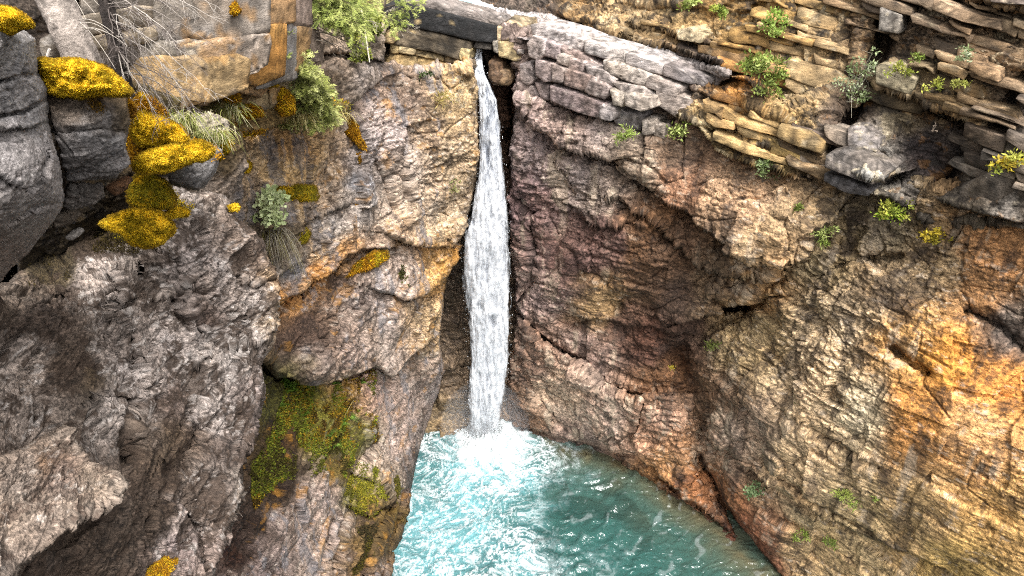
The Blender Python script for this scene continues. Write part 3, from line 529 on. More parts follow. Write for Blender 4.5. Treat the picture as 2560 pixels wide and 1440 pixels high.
nl_feats = [('ledge', [(280, 1010), (340, 1000), (352, 960), (340, 900)][::-1], 0.072, 0.121, 30, 30), ('ledge', [(290, 1060), (300, 1020), (350, 980)], 0.060, 0.110, 30, 26), ('ledge', [(440, 1090), (500, 1010), (560, 960), (580, 880)][::-1], 0.090, 0.138, 40, 50), ('crack', [(330, 1010), (300, 1080), (310, 1150)], .22, 16), ('ledge', [(180, 730), (290, 690), (300, 740), (280, 800)], 0.072, 0.083, 30, 26),
            ('ledge', [(300, 750), (420, 740), (470, 700)], 0.060, 0.083, 20, 20), ('crack', [(420, 1180), (470, 1130), (490, 1080)], .2, 20), ('crack', [(430, 700), (440, 780), (490, 830)], .2, 18), ('ledge', [(370, 1300), (390, 1260), (440, 1270), (490, 1320), (500, 1400)][::-1], 0.150, 0.165, 50, 26), ('ledge', [(600, 700), (640, 720), (690, 690)], 0.060, 0.110, 26, 22), ('ledge', [(500, 900), (560, 870), (640, 860)], 0.048, 0.088, 26, 22)]
st_nl = dict(tint=(1.16, 1.10, 1.03), sc=.42, a0=.10, a1=.13, a2=.06, a3=.022, a4=.028, flat=2.0, streak=.12, hue=.07, vary=1.1, patch=[(.8, .10, .9, '3a2f27', 271), (.75, .22, 2.6, '382d25', 275), (.6, .34, 2.3, 'c4bbb4', 273)])
near_l, S_nl = rock_layer('rock_buttress', nl_poly, NL, nl_cols, st_nl, nl_feats, M_near, roll=(30, .55), jag=9, skirt=3)
tag(near_l, 'large rough grey rock buttress with brown lichen filling the lower left', kind='structure')
# protruding slab at the lower left
SL = Depth([(0, 1150, 4.0), (160, 1070, 4.5), (310, 1195, 4.3), (0, 1440, 3.1), (150, 1330, 3.6), (60, 1440, 3.2), (200, 1200, 4.2), (-100, 1300, 3.4), (-600, 1300, 2.4), (-600, 1520, 2.1)])
slab, _ = rock_layer('rock_slab', [(-640, 1230), (-130, 1170), (0, 1135), (90, 1095), (165, 1062), (200, 1100), (222, 1150), (280, 1175), (312, 1195), (300, 1235), (278, 1262), (220, 1300), (165, 1330), (100, 1390), (50, 1432), (30, 1480), (-130, 1560), (-640, 1640)], SL, [(60, 1180, '7d736d'), (170, 1100, '80756d'), (150, 1200, '6e625d'), (250, 1200, '7d7269'), (200, 1260, '80746b'), (60, 1280, '82766d'), (100, 1330, '7c7068'), (20, 1400, '756a63'), (130, 1180, '64503f')],
    dict(tint=(.92, .86, .78), sc=.26, a0=.04, a1=.05, a2=.05, a3=.026, a4=.035, flat=3.0, hue=.08, patch=[(.75, .22, 1.6, '453830', 281), (.5, .42, 2.0, 'c9beb4', 283)]), [], M_near, roll=(26, .3), jag=7, skirt=1.2)
tag(slab, 'pale layered rock slab jutting out at the lower left corner', kind='structure')

# ================================================================== separate blocks and boulders
import bmesh
def block3d(name, poly, depthf, proud, thick, colhex, st, parent=None, mat=None, dirv=None, edge=.12, bev=.03, cell=None, wet=0.0, amp=1.0):
    """a block with the given front outline, standing `proud` metres out of the surface, running `thick` metres into the wall"""
    pa = np.asarray(poly, float); Y = depthf(pa[:, 0], pa[:, 1]); 
    Y0 = float(np.mean(Y)); Yf = Y0 + .85 * (Y - Y0) - proud
    p3 = P(pa[:, 0], pa[:, 1], Yf)
    dirv = np.asarray(dirv if dirv is not None else (.5, .86, 0.0)); dirv = dirv / np.linalg.norm(dirv)
    bm = bmesh.new(); vs_ = [bm.verts.new(p.tolist()) for p in p3]
    f = bm.faces.new(vs_); r = bmesh.ops.extrude_face_region(bm, geom=[f])
    for g in r['geom']:
        if isinstance(g, bmesh.types.BMVert): g.co += Vector((dirv * thick).tolist())
    bmesh.ops.recalc_face_normals(bm, faces=bm.faces)
    bmesh.ops.bevel(bm, geom=bm.edges[:], offset=bev, segments=1, affect='EDGES', clamp_overlap=True)
    bmesh.ops.triangulate(bm, faces=bm.faces[:])
    for _ in range(3):
        el = [e for e in bm.edges if e.calc_length() > edge]
        if not el: break
        bmesh.ops.subdivide_edges(bm, edges=el, cuts=1, use_grid_fill=False); bmesh.ops.triangulate(bm, faces=[x for x in bm.faces if len(x.verts) > 3])
    bm.normal_update(); bm.verts.ensure_lookup_table()
    v = np.array([x.co[:] for x in bm.verts], F32); nn = np.array([x.normal[:] for x in bm.verts], F32); tr = np.array([[x.index for x in fc.verts] for fc in bm.faces]); bm.free()
    h = disp_rock(v, nn, st) * amp
    v = v + nn * h[:, None]
    base = np.concatenate([np.tile(lin(colhex) if isinstance(colhex, str) else np.array(colhex), (len(v), 1)), np.full((len(v), 1), wet)], 1).astype(F32)
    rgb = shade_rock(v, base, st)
    me = mesh_from(name, v, None, tr, np.concatenate([rgb, base[:, 3:]], 1), False, mat or M_far)
    return link(name, me, parent)
st_blk = dict(sc=.6, a0=.05, a1=.05, a2=.035, a3=.02, a4=.03, flat=1.6, bed=.03, streak=.2, hue=.08, patch=[(.5, .42, 2.0, '4a403b', 291), (.5, .42, 2.6, 'c8bcb2', 293)])
rbY = lambda x, y: RB.Y(x, y); urY = lambda x, y: UR.Y(x, y)
WD = (.66, .75, 0.0)
for poly, pr, c in [
    ([(1330, 88), (1362, 100), (1358, 135), (1345, 150), (1322, 140), (1318, 110)], .5, '92857f'), ([(1363, 101), (1400, 115), (1395, 150), (1359, 138)], .35, '8a7b77'), ([(1395, 137), (1421, 146), (1418, 166), (1392, 157)], .55, '97897f'), ([(1422, 148), (1462, 160), (1458, 184), (1420, 170)], .4, '8d7d77'), ([(1402, 112), (1460, 140), (1506, 172), (1500, 186), (1440, 158), (1402, 134)], .15, '84736c'),
    ([(1340, 151), (1378, 160), (1376, 178), (1385, 202), (1360, 205), (1338, 190)], .5, '8f807c'), ([(1379, 160), (1412, 173), (1406, 206), (1382, 204)], .65, '85766f'), ([(1413, 174), (1478, 192), (1458, 226), (1410, 212)], .6, '7c6a62'), ([(1480, 193), (1525, 220), (1510, 246), (1461, 229)], .5, '887a74'), ([(1464, 164), (1510, 178), (1540, 200), (1532, 214), (1470, 188)], .4, '958a85'),
    ([(1376, 214), (1440, 233), (1500, 256), (1530, 268), (1500, 294), (1440, 280), (1375, 250)], .55, '7d6d69'), ([(1526, 224), (1560, 236), (1555, 265), (1532, 262)], .55, '9c8f80'), ([(1561, 236), (1625, 246), (1634, 268), (1600, 279), (1562, 264)], .7, '96897c'), ([(1500, 264), (1530, 274), (1525, 301), (1497, 294)], .7, '90857f'), ([(1605, 300), (1628, 305), (1632, 335), (1605, 338)], .45, '7c7268'), ([(1534, 276), (1606, 288), (1600, 324), (1540, 308)], .1, '7a7370'), ([(1632, 310), (1660, 318), (1660, 345), (1634, 338)], .3, '6c6258'),
    ([(1300, 162), (1326, 157), (1335, 200), (1320, 214), (1301, 200)], .35, '8c7f7a'), ([(1292, 206), (1330, 216), (1350, 246), (1340, 270), (1300, 240)], .25, '897a75'), ([(1336, 206), (1372, 214), (1370, 250), (1352, 244)], .3, '80716c'),
    ([(1325, 62), (1400, 78), (1460, 102), (1456, 128), (1400, 110), (1330, 84)], .1, '9d938e'), ([(1462, 104), (1560, 133), (1560, 158), (1464, 130)], .1, '9b928c'), ([(1510, 152), (1560, 166), (1622, 190), (1610, 214), (1560, 200), (1512, 178)], .3, '94897f'), ([(1624, 192), (1700, 222), (1690, 246), (1614, 215)], .3, '8c8078'), ([(1565, 135), (1660, 162), (1655, 186), (1566, 160)], .1, '8c8480'), ([(1662, 164), (1788, 196), (1768, 222), (1658, 188)], .1, '736a66'), ([(1640, 222), (1730, 250), (1738, 300), (1690, 290), (1644, 262)], .25, '857970'), ([(1530, 205), (1612, 220), (1640, 240), (1560, 234)], .35, '8f847c'),
]: block3d('rock_block', poly, rbY, pr, 1.4, c, st_blk, cliff_r, M_far, WD, .16, .015, amp=.5)

# bedded blocks of the upper right cliff, each a piece of the bed it belongs to
def bed_block(px, py, L, H, D, proud, c, depthf, parent, mat, ang=0.0, wet=0.0, dirv=WD):
    m = mpp(py, float(depthf(px, py))); w_, h_ = L / m / 2 * .8, H / m / 2
    sl = .34 + ang
    j = lambda a: rnd.uniform(-a, a)
    pts = [(px - w_, py - h_ - w_ * sl), (px + j(.3) * w_, py - h_ + j(.15) * h_), (px + w_, py - h_ + w_ * sl * 1.0), (px + w_ * (1 + j(.12)), py + h_ + w_ * sl), (px + j(.4) * w_, py + h_ * (1 + j(.2))), (px - w_ * (1 + j(.12)), py + h_ - w_ * sl)]
    return block3d('rock_block', pts, depthf, proud, D, c, st_bed, parent, mat, dirv, .2, .012, wet=wet, amp=.8)
st_bed = dict(tint=(.94, .89, .86), sc=.6, a0=.02, a1=.03, a2=.03, a3=.02, a4=.02, flat=1.5, streak=.3, hue=.12, patch=[(.6, .38, 1.6, '2c2723', 301), (.5, .42, 2.4, 'c6b698', 303)])
ur_pal = ['a08a64', '94805c', '8c7450', 'b09a70', '7a6a50', '6a5c4c', 'a5814a']
def bed_rows(x0, x1, ytop, ybot, slope, depthf, parent, cols, hpx, lpx, skip=.14, prm=(.0, .3), ok=None):
    """courses of the bedding: rows of angular blocks, some standing out, some fallen away"""
    y = ytop
    while y < ybot:
        hh = hpx[0] + (hpx[1] - hpx[0]) * rnd.random() ** 1.6; x = x0 + rnd.uniform(-lpx[0], 0); rowp = rnd.uniform(-.08, .12)
        while x < x1:
            l_ = lpx[0] + (lpx[1] - lpx[0]) * rnd.random() ** 1.5; xc = x + l_ / 2; yc = y + (xc - x0) * slope + 2.5 * math.sin(xc / 90.0 + y)
            if rnd.random() > skip and (ok is None or ok(xc, yc)):
                e = hh * .5 - 1.2; g = 1.2; j = lambda a_: rnd.uniform(-a_, a_); k = slope * l_ / 2; hs = l_ / 2 - g
                pts = [(xc - hs, yc - e - k + j(3)), (xc + j(.6) * hs, yc - e + j(4)), (xc + hs + j(5), yc - e + k + j(4)), (xc + hs + j(9), yc + e + k + j(3)), (xc + j(.6) * hs, yc + e + j(5)), (xc - hs + j(9), yc + e - k + j(4))]
                cc = idw(cols, np.array([xc + j(25)], F32), np.array([yc + j(25)], F32))[0]
                block3d('rock_block', pts, depthf, max(-.1, rowp + rnd.uniform(*prm)), .7, tuple(cc[:3] * rnd.uniform(.72, 1.2)), st_bed, parent, M_far, WD, .3, .010, wet=float(cc[3]), amp=.55)
            x += l_
        y += hh
not_gully = lambda x, y: abs(x - (2262 - (y + 20) * .42)) > 22 and x < 2620 and y > -40
bed_rows(1330, 1540, 0, 24, .25, urY, cliff_u, ur_cols, (9, 20), (40, 140), .25)
bed_rows(1550, 1880, 10, 92, .27, urY, cliff_u, ur_cols, (9, 30), (45, 200), .28, ok=lambda x, y: y < 126 + (x - 1640) * .33)
bed_rows(1786, 2060, 232, 362, .36, urY, cliff_u, ur_cols, (12, 38), (50, 200), .22)
bed_rows(1905, 2150, -60, 205, .30, urY, cliff_u, ur_cols, (12, 38), (50, 190), .45, (-.1, .18), ok=not_gully)
bed_rows(2185, 2600, -120, 215, .32, urY, cliff_u, ur_cols, (9, 38), (40, 200), .36, (-.05, .38), ok=not_gully)
bed_rows(2420, 2600, 300, 420, .38, urY, cliff_u, ur_cols, (12, 40), (50, 180), .3, ok=not_gully)
for poly, pr, c, wt in [([(2066, 388), (2120, 372), (2186, 404), (2240, 420), (2182, 462), (2120, 440), (2062, 418)], .6, '5e5852', .3), ([(2062, 434), (2120, 452), (2178, 482), (2170, 490), (2110, 480), (2060, 452)], .35, '4c4a4a', .4), ([(2120, 320), (2160, 316), (2200, 350), (2190, 380), (2120, 364)], .35, '77706a', .2), ([(2190, 165), (2240, 160), (2290, 200), (2276, 236), (2190, 208)], .5, '8c8268', 0), ([(2200, 20), (2250, 40), (2246, 84), (2196, 76)], .4, '6f6a62', 0), ([(2480, -14), (2580, -10), (2600, 12), (2520, 10), (2476, 4)], .8, '6a6058', 0), ([(2400, 470), (2480, 430), (2600, 470), (2600, 540), (2500, 545), (2400, 512)], .25, '5c554c', .15), ([(1690, 75), (1725, 70), (1760, 90), (1750, 108), (1696, 98)], .5, 'a8997a', 0)]:
    block3d('rock_block', poly, urY, pr, 1.2, c, st_bed, cliff_u, M_far, WD, .12, .012, wet=wt, amp=.3)

# natural stone bridge over the lip of the falls
LT = Depth([(930, 20, 24.6), (1240, 60, 25.8), (930, 180, 24.2), (1240, 160, 25.4), (1320, 100, 26.0), (1100, 100, 25.2), (1100, 0, 25.4)])
ltY = lambda x, y: LT.Y(x, y)
st_lt = dict(sc=.6, a0=.04, a1=.04, a2=.03, a3=.015, a4=.03, flat=1.6, bed=.02, streak=.9, hue=.12, patch=[(.75, .52, 1.6, '94805c', 311)])
bridge = link('rock_bridge', None, loc=P(1100, 180, 24.9).tolist()); tag(bridge, 'dark streaked stone slabs bridging the gap above the top of the falls', 'rock formation')
_inv = bridge.location.copy()
def bchild(o): o.parent = bridge; o.location = -_inv; return o
for poly, pr, th, c in [
    ([(956, 14), (1012, 12), (1100, 32), (1240, 68), (1238, 106), (1180, 101), (1100, 80), (1010, 64), (955, 56)], .35, 2.2, '1e1d1d'), ([(980, 70), (1012, 68), (1100, 86), (1176, 107), (1172, 150), (1146, 147), (1080, 129), (1010, 116), (975, 106)], .25, 3.0, '4e4538'), ([(945, 82), (984, 86), (982, 107), (947, 104)], .5, 1.4, '97805a'),
    ([(976, 112), (998, 113), (996, 131), (975, 133)], .12, 1.5, '8c7a56'), ([(999, 118), (1036, 123), (1036, 137), (999, 131)], .22, 1.5, '8f7f60'), ([(1038, 125), (1080, 133), (1110, 142), (1108, 152), (1038, 139)], .1, 1.5, '7d6d50'), ([(1112, 140), (1150, 150), (1150, 160), (1112, 153)], .15, 1.5, '6d5d44'), ([(1152, 122), (1173, 126), (1170, 150), (1150, 148)], .4, 1.2, '94845f'), ([(975, 136), (1040, 142), (1042, 168), (1000, 166), (965, 158)], .05, 1.5, 'a0875c'), ([(1044, 143), (1110, 155), (1110, 176), (1046, 170)], .0, 1.5, 'a5895a'), ([(1112, 156), (1140, 160), (1138, 180), (1112, 178)], .05, 1.5, 'a07a44'), ([(1140, 160), (1176, 156), (1182, 172), (1164, 184), (1140, 182)], .3, 1.5, '5f5344'), ([(1190, 105), (1236, 111), (1230, 124), (1186, 119)], .25, 1.4, '3a3632'),
    ([(1242, 66), (1300, 74), (1302, 102), (1243, 102)], .35, 2.6, '83735a'), ([(1244, 105), (1300, 107), (1302, 150), (1290, 154), (1247, 141)], .45, 2.6, '8c7a58'), ([(1304, 80), (1319, 86), (1317, 118), (1303, 116)], .5, 2.0, '8f8376'), ([(1294, 122), (1311, 122), (1309, 136), (1293, 135)], .6, 1.5, '8d827c'), ([(1232, 104), (1242, 104), (1244, 134), (1234, 128)], .5, 1.2, '6d665c')]:
    bchild(block3d('rock_slab', poly, ltY, pr, th, c, st_lt, None, M_far, (.25, .97, 0), .14, .015, wet=.15, amp=.5))
# grey upper layer of the bridge
bchild(block3d('rock_slab', [(1000, 4), (1060, 2), (1190, 36), (1250, 60), (1240, 67), (1100, 30), (1012, 10)], ltY, .15, 1.6, '6b625c', st_blk, None, M_far, (.25, .97, 0), .14, .02))
for poly, pr, c, lb in [([(1226, 150), (1250, 152), (1262, 190), (1240, 214), (1222, 190)], 0.2, '54402e', 'brown chockstone wedged right of the lip of the falls'), ([(1242, 168), (1276, 180), (1273, 216), (1246, 210)], .2, '6d5840', 'tan chockstone in the dark gap below the stone bridge')]:
    o = block3d('chockstone', poly, ltY, pr, 1.0, c, st_blk, None, M_far, (.2, .97, 0), .12, .08, wet=.4); tag(o, lb, 'boulder')
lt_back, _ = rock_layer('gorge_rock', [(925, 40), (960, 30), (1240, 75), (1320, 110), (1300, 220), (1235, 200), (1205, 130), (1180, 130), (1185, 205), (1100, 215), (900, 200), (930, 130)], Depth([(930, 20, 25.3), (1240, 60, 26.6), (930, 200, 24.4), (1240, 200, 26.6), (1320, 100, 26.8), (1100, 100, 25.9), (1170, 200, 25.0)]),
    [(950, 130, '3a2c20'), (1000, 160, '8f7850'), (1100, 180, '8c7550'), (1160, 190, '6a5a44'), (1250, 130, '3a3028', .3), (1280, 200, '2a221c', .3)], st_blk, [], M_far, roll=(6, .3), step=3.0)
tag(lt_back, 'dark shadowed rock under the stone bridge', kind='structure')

# ---- left side behind the trees
BL = Depth([(640, 0, 19), (740, 60, 20), (860, 100, 21), (960, 60, 24), (960, 180, 22.6), (860, 200, 19.5), (740, 200, 17.5), (640, 260, 16), (900, -60, 26), (700, -80, 21)])
bl_layer, _ = rock_layer('ledge_rock', [(610, -90), (1010, -90), (980, 30), (960, 100), (970, 190), (880, 260), (760, 300), (640, 320), (600, 200)], BL, [(740, 60, '4a4038'), (800, 100, '66584c'), (860, 60, '6c6440'), (900, 30, '7a7440'), (930, 120, '8c7a68'), (860, 140, '8a7868'), (760, 180, '5c4a34'), (700, 220, '8c7454'), (940, 170, '8c8078'), (680, 120, '4c4238')],
    dict(sc=.7, a0=.2, a1=.25, a2=.15, a3=.05, a4=.05, flat=1.8, bed=.1, hue=.12, patch=[(.6, .3, 1.5, '3b3226', 321)]), [('ledge', [(700, 120), (790, 140), (860, 130), (940, 150)], .4, .5, 40, 30)], M_mid, step=3.0, roll=(8, .3))
tag(bl_layer, 'shadowy rock ledges under the spruce boughs at top centre left', kind='structure')
LCd = Depth([(90, 0, 8.2), (300, 100, 9.6), (460, 100, 10.4), (590, 100, 11.4), (720, 100, 13.2), (300, 280, 9.4), (520, 260, 10.6), (650, 240, 12.4), (90, 260, 8.0), (-700, 0, 5.8), (-700, 260, 5.5), (-700, -200, 6.2)])
lc_layer, _ = rock_layer('panel_cliff', [(-760, -260), (735, -260), (735, 60), (715, 170), (650, 250), (560, 225), (520, 262), (440, 285), (330, 290), (-760, 320)], LCd, [(130, 40, '4a4038'), (220, 60, '7a6e60'), (350, 60, '7a7166'), (470, 60, '857a6c'), (550, 60, '8a7e70'), (620, 120, '9c7646'), (690, 100, '8c7460'), (400, 200, '9c8464'), (240, 200, '5c5248'), (130, 200, '4a4038'), (640, 50, '94714e')],
    dict(sc=.45, a0=.06, a1=.06, a2=.03, a3=.012, a4=.02, flat=1.6, hue=.1, patch=[(.5, .4, 1.4, '524840', 331)]), [('crack', [(600, -60), (598, 120), (560, 215)], .6, 8), ('crack', [(190, -40), (196, 90), (270, 180)], .3, 8)], M_near, step=3.2, roll=(8, .3))
tag(lc_layer, 'blocky tan and grey cliff behind the two tree trunks at upper left', kind='structure')
st_pan = dict(sc=.5, a0=.03, a1=.03, a2=.018, a3=.008, a4=.016, flat=1.3, hue=.14, streak=.3, vary=.7, patch=[(.5, .38, 1.0, '655b52', 341), (.5, .40, .8, 'a57c48', 343)])
lcY = lambda x, y: LCd.Y(x, y)
for poly, pr, c in [([(312, 152), (400, 142), (455, 150), (532, 176), (535, 235), (526, 254), (472, 250), (456, 270), (400, 272), (350, 242), (322, 192)], .3, '9c8058'), ([(500, 112), (590, 107), (598, 130), (588, 190), (560, 211), (536, 216), (506, 165)], .36, '97887a'), ([(300, 4), (438, -4), (450, 50), (432, 106), (312, 103)], .22, '7d746a'), ([(454, -30), (590, -30), (592, 102), (474, 94), (455, 50)], .3, '8a7e72'), ([(196, 40), (255, 40), (258, 88), (202, 90)], .25, '857868'), ([(207, 95), (262, 93), (266, 128), (217, 125)], .3, '968670'), ([(222, 133), (268, 133), (276, 176), (232, 172)], .2, '706458'), ([(205, -30), (292, -30), (290, 34), (200, 36)], .2, '736a60'), ([(436, 112), (496, 112), (502, 160), (458, 146), (440, 140)], .26, '8c806f'),
                    ([(603, 82), (640, 80), (638, 215), (603, 205)], .25, 'a8793c'), ([(642, 78), (670, 76), (672, 218), (640, 222)], .2, '827c78'), ([(674, 84), (716, 88), (704, 164), (676, 206)], .28, 'a08058'), ([(602, -20), (660, -24), (664, 72), (604, 76)], .22, '9c7a54'), ([(664, -24), (708, -20), (716, 80), (668, 72)], .28, '8a7668'), ([(316, 108), (430, 110), (436, 140), (398, 138), (314, 148)], .25, '81776a'), ([(270, 100), (308, 106), (312, 186), (280, 176)], .2, '6d6358')]:
    block3d('rock_panel', poly, lcY, pr, .8, c, st_pan, lc_layer, M_near, (.35, .93, 0), .09, .010, amp=.55)
# rubble ledge with loose blocks
LE = Depth([(500, 300, 11.5), (560, 220, 12.2), (650, 230, 13.2), (740, 240, 14.5), (860, 265, 16.6), (700, 300, 14.0), (600, 330, 13.2), (520, 330, 11.5), (560, 400, 12.6)])
le_layer, S_le = rock_layer('rubble_ledge', [(470, 240), (560, 205), (650, 212), (740, 222), (870, 255), (872, 285), (760, 305), (680, 318), (600, 345), (560, 400), (520, 380), (480, 320)], LE, [(520, 280, '54481e'), (580, 240, '6c5a34'), (640, 240, 'a58f6c'), (700, 280, '6a5328'), (650, 290, '8c7248'), (760, 280, '5a4c2c'), (590, 320, '7a6848'), (540, 350, '4a4020')], dict(sc=.5, a0=.1, a1=.12, a2=.07, a3=.03, a4=.04, flat=1.4, patch=[(.6, .3, 1.4, '4c3c20', 351)]), [], M_mid, step=3.0, roll=(14, .4))
tag(le_layer, 'rubble covered ledge with soil below the spruce', kind='structure')
leY = lambda x, y: LE.Y(x, y)
for poly, pr, c, lb in [([(592, 236), (640, 228), (676, 232), (690, 262), (655, 276), (596, 264)], .3, 'a58e6a', 'angular tan stone block on the rubble ledge, left of the spruce'), ([(600, 200), (640, 196), (662, 214), (640, 226), (604, 222)], .2, 'a8956f', 'flat tan stone lying above the angular block on the rubble ledge'), ([(690, 180), (740, 168), (752, 200), (720, 222), (696, 214)], .35, '8d877f', 'grey pointed stone standing behind the spruce'), ([(670, 215), (690, 212), (690, 255), (676, 262)], .45, '8f7c5f', 'narrow upright tan stone between the angular block and the spruce')]:
    o = block3d('loose_stone', poly, leY, pr, .5, c, st_pan, None, M_mid, (.3, .95, 0), .1, .04); tag(o, lb, 'stone', 'loose stones on the rubble ledge')
o = block3d('loose_boulder', [(1426, 70), (1436, 52), (1448, 56), (1456, 74), (1444, 84), (1428, 80)], lambda x, y: TE.Y(x, y), .5, .6, '98908a', st_blk, None, M_far, (.3, .95, 0), .12, .05); tag(o, 'loose angular boulder resting on the pale terrace under the overhang', 'boulder', 'loose stones on the terrace')
for (x, y, s_, lb) in [(1468, 76, 9, 'small dark stone just right of the loose terrace boulder'), (1500, 92, 7, 'small stone on the terrace under the middle of the overhang'), (1545, 106, 8, 'small stone near the right end of the terrace overhang')]:
    o = block3d('loose_stone', [(x - s_, y + s_ * .4), (x - s_ * .4, y - s_ * .7), (x + s_ * .6, y - s_ * .5), (x + s_, y + s_ * .3), (x, y + s_ * .7)], lambda a, b: TE.Y(a, b), .3, .3, '6c6460', st_blk, None, M_far, (.3, .95, 0), .12, .04); tag(o, lb, 'stone', 'loose stones on the terrace')

# ---- near boulders at the upper left
st_b = dict(sc=.24, a0=.035, a1=.04, a2=.022, a3=.009, a4=.012, flat=1.5, hue=.04, streak=.1, vary=.8, patch=[(.5, .40, 1.6, '4a4340', 361), (.5, .42, 2.4, 'aba5a0', 363)])
lb_layer, S_lb = rock_layer('bank_soil', [(60, 130), (330, 200), (480, 250), (600, 330), (620, 420), (560, 560), (300, 600), (40, 720), (40, 400)], Depth([(80, 140, 7.4), (340, 220, 9.0), (580, 330, 11.4), (600, 500, 11.0), (300, 560, 8.6), (60, 700, 7.4), (60, 400, 7.2), (330, 400, 8.6)]), [(150, 400, '2c241c'), (330, 330, '3c301c'), (450, 300, '4c421e'), (540, 380, '5c4c34'), (560, 460, '6c6056'), (420, 480, '4a3f34'), (200, 560, '2c2418')], dict(sc=.4, a0=.08, a1=.1, a2=.06, a3=.02, a4=.03, patch=[(.5, .3, 1.4, '3a2d18', 371)]), [], M_near, step=3.0, roll=(12, .3))
tag(lb_layer, 'dark soil bank between the near boulders', kind='structure')
BA = Depth([(0, 80, 4.3), (90, 100, 4.9), (0, 300, 4.2), (120, 290, 4.9), (0, 500, 4.0), (160, 480, 4.9), (60, 630, 5.0), (0, 700, 5.0), (-120, 400, 3.8), (70, 400, 4.3), (-500, 100, 3.2), (-500, 450, 2.9), (-500, 700, 3.3)])
o, _ = rock_layer('boulder', [(-560, 40), (-130, 50), (0, 55), (60, 72), (92, 95), (100, 180), (124, 225), (118, 290), (150, 400), (163, 500), (150, 532), (110, 587), (60, 642), (0, 708), (-130, 780), (-560, 900)], BA, [(40, 120, '85807d'), (50, 200, '7a7573'), (60, 300, '7d7876'), (40, 380, '89827f'), (100, 450, '837c79'), (30, 500, '8f8783'), (60, 580, '857c76'), (20, 640, '7d7068')], st_b, [('crack', [(-60, 292), (60, 282), (125, 245)], .16, 5), ('ledge', [(-60, 340), (70, 322), (128, 296)], .05, .12, 20, 16), ('crack', [(-20, 210), (60, 190), (110, 185)], .1, 5), ('crack', [(110, 330), (120, 400), (95, 440)], .08, 6), ('ledge', [(-20, 430), (60, 470), (110, 440)], .04, .06, 30, 20), ('crack', [(20, 560), (80, 520), (140, 510)], .07, 6)], M_near, roll=(30, .5), jag=5, skirt=1.2)
tag(o, 'tall smooth grey boulder with horizontal cracks at the left edge', 'boulder')
o, S_b2 = rock_layer('boulder', [(104, 190), (200, 200), (318, 220), (326, 300), (318, 370), (327, 412), (292, 447), (165, 454), (150, 380), (122, 290)], Depth([(110, 200, 5.6), (320, 220, 6.0), (320, 420, 5.9), (160, 450, 5.5), (220, 330, 5.3)]), [(200, 240, '5c4628'), (290, 260, '5c4628'), (180, 290, '5f5348'), (280, 290, '544838'), (200, 340, '6c6867'), (280, 370, '6f6b6a'), (200, 420, '66615f'), (310, 400, '7a7472')], st_b, [('crack', [(150, 330), (250, 320), (320, 330)], .04, 5)], M_near, roll=(18, .3), skirt=.9)
tag(o, 'square grey boulder under the big golden moss cap', 'boulder')
o, _ = rock_layer('boulder', [(164, 458), (256, 454), (260, 488), (232, 514), (165, 520)], Depth([(164, 458, 5.9), (256, 455, 6.1), (165, 520, 6.0), (250, 510, 6.2)]), [(200, 480, '625c58'), (240, 500, '6a625c')], st_b, [], M_near, roll=(10, .2), skirt=.7)
tag(o, 'small grey slab wedged under the square boulder', 'boulder')
o, _ = rock_layer('boulder', [(126, 540), (195, 515), (203, 540), (180, 562), (135, 572)], Depth([(130, 540, 6.0), (200, 520, 6.3), (140, 570, 6.0), (190, 560, 6.2)]), [(160, 540, '5e544a')], st_b, [], M_near, roll=(8, .2), skirt=.6)
tag(o, 'small brownish stone in the crevice beside the tall boulder', 'boulder')
o, S_b4 = rock_layer('boulder', [(350, 300), (480, 345), (560, 375), (542, 430), (502, 482), (460, 472), (425, 462), (410, 430), (335, 410), (325, 340)], Depth([(340, 310, 7.3), (480, 350, 7.8), (550, 390, 8.0), (500, 475, 7.6), (430, 455, 7.4), (340, 400, 7.0), (440, 400, 7.0)]), [(360, 340, '5c4820'), (440, 380, '5a4a28'), (480, 440, '6c6866'), (520, 430, '706c6a'), (440, 450, '625c58')], st_b, [('ledge', [(410, 470), (460, 472), (500, 482)], .05, .1, 14, 12)], M_near, roll=(16, .35), skirt=.9)
tag(o, 'dark grey boulder under the double golden moss mound', 'boulder')
o, _ = rock_layer('boulder', [(490, 290), (520, 275), (570, 300), (580, 345), (545, 350), (500, 330)], Depth([(490, 290, 9.6), (570, 300, 10.2), (540, 350, 9.8), (500, 330, 9.6)]), [(530, 310, '8c8070'), (560, 330, '968a78')], st_b, [], M_near, roll=(10, .2), skirt=.6)
tag(o, 'pale rounded boulder behind the hanging grass on the left bank', 'boulder')
for poly, Y_, c, lb in [([(262, 470), (300, 452), (312, 462), (290, 490)], 6.6, '6b4c34', 'reddish brown stone at the mouth of the crevice'), ([(100, 128), (96, 100), (112, 92), (128, 108), (130, 150), (110, 150)], 6.4, '7a7064', 'rounded tan stone behind the left moss cap'), ([(160, 596), (172, 586), (188, 590), (176, 602)], 6.3, '8d8680', 'small pale flake lying on the brown moss slope')]:
    o = block3d('loose_stone', poly, lambda x, y, Y_=Y_: np.full(np.shape(x), Y_), 0, .14, c, dict(st_b, a0=.01, a1=.01, a2=.006), None, M_near, (.2, .95, .1), .05, .015); tag(o, lb, 'stone', 'loose stones on the left bank')

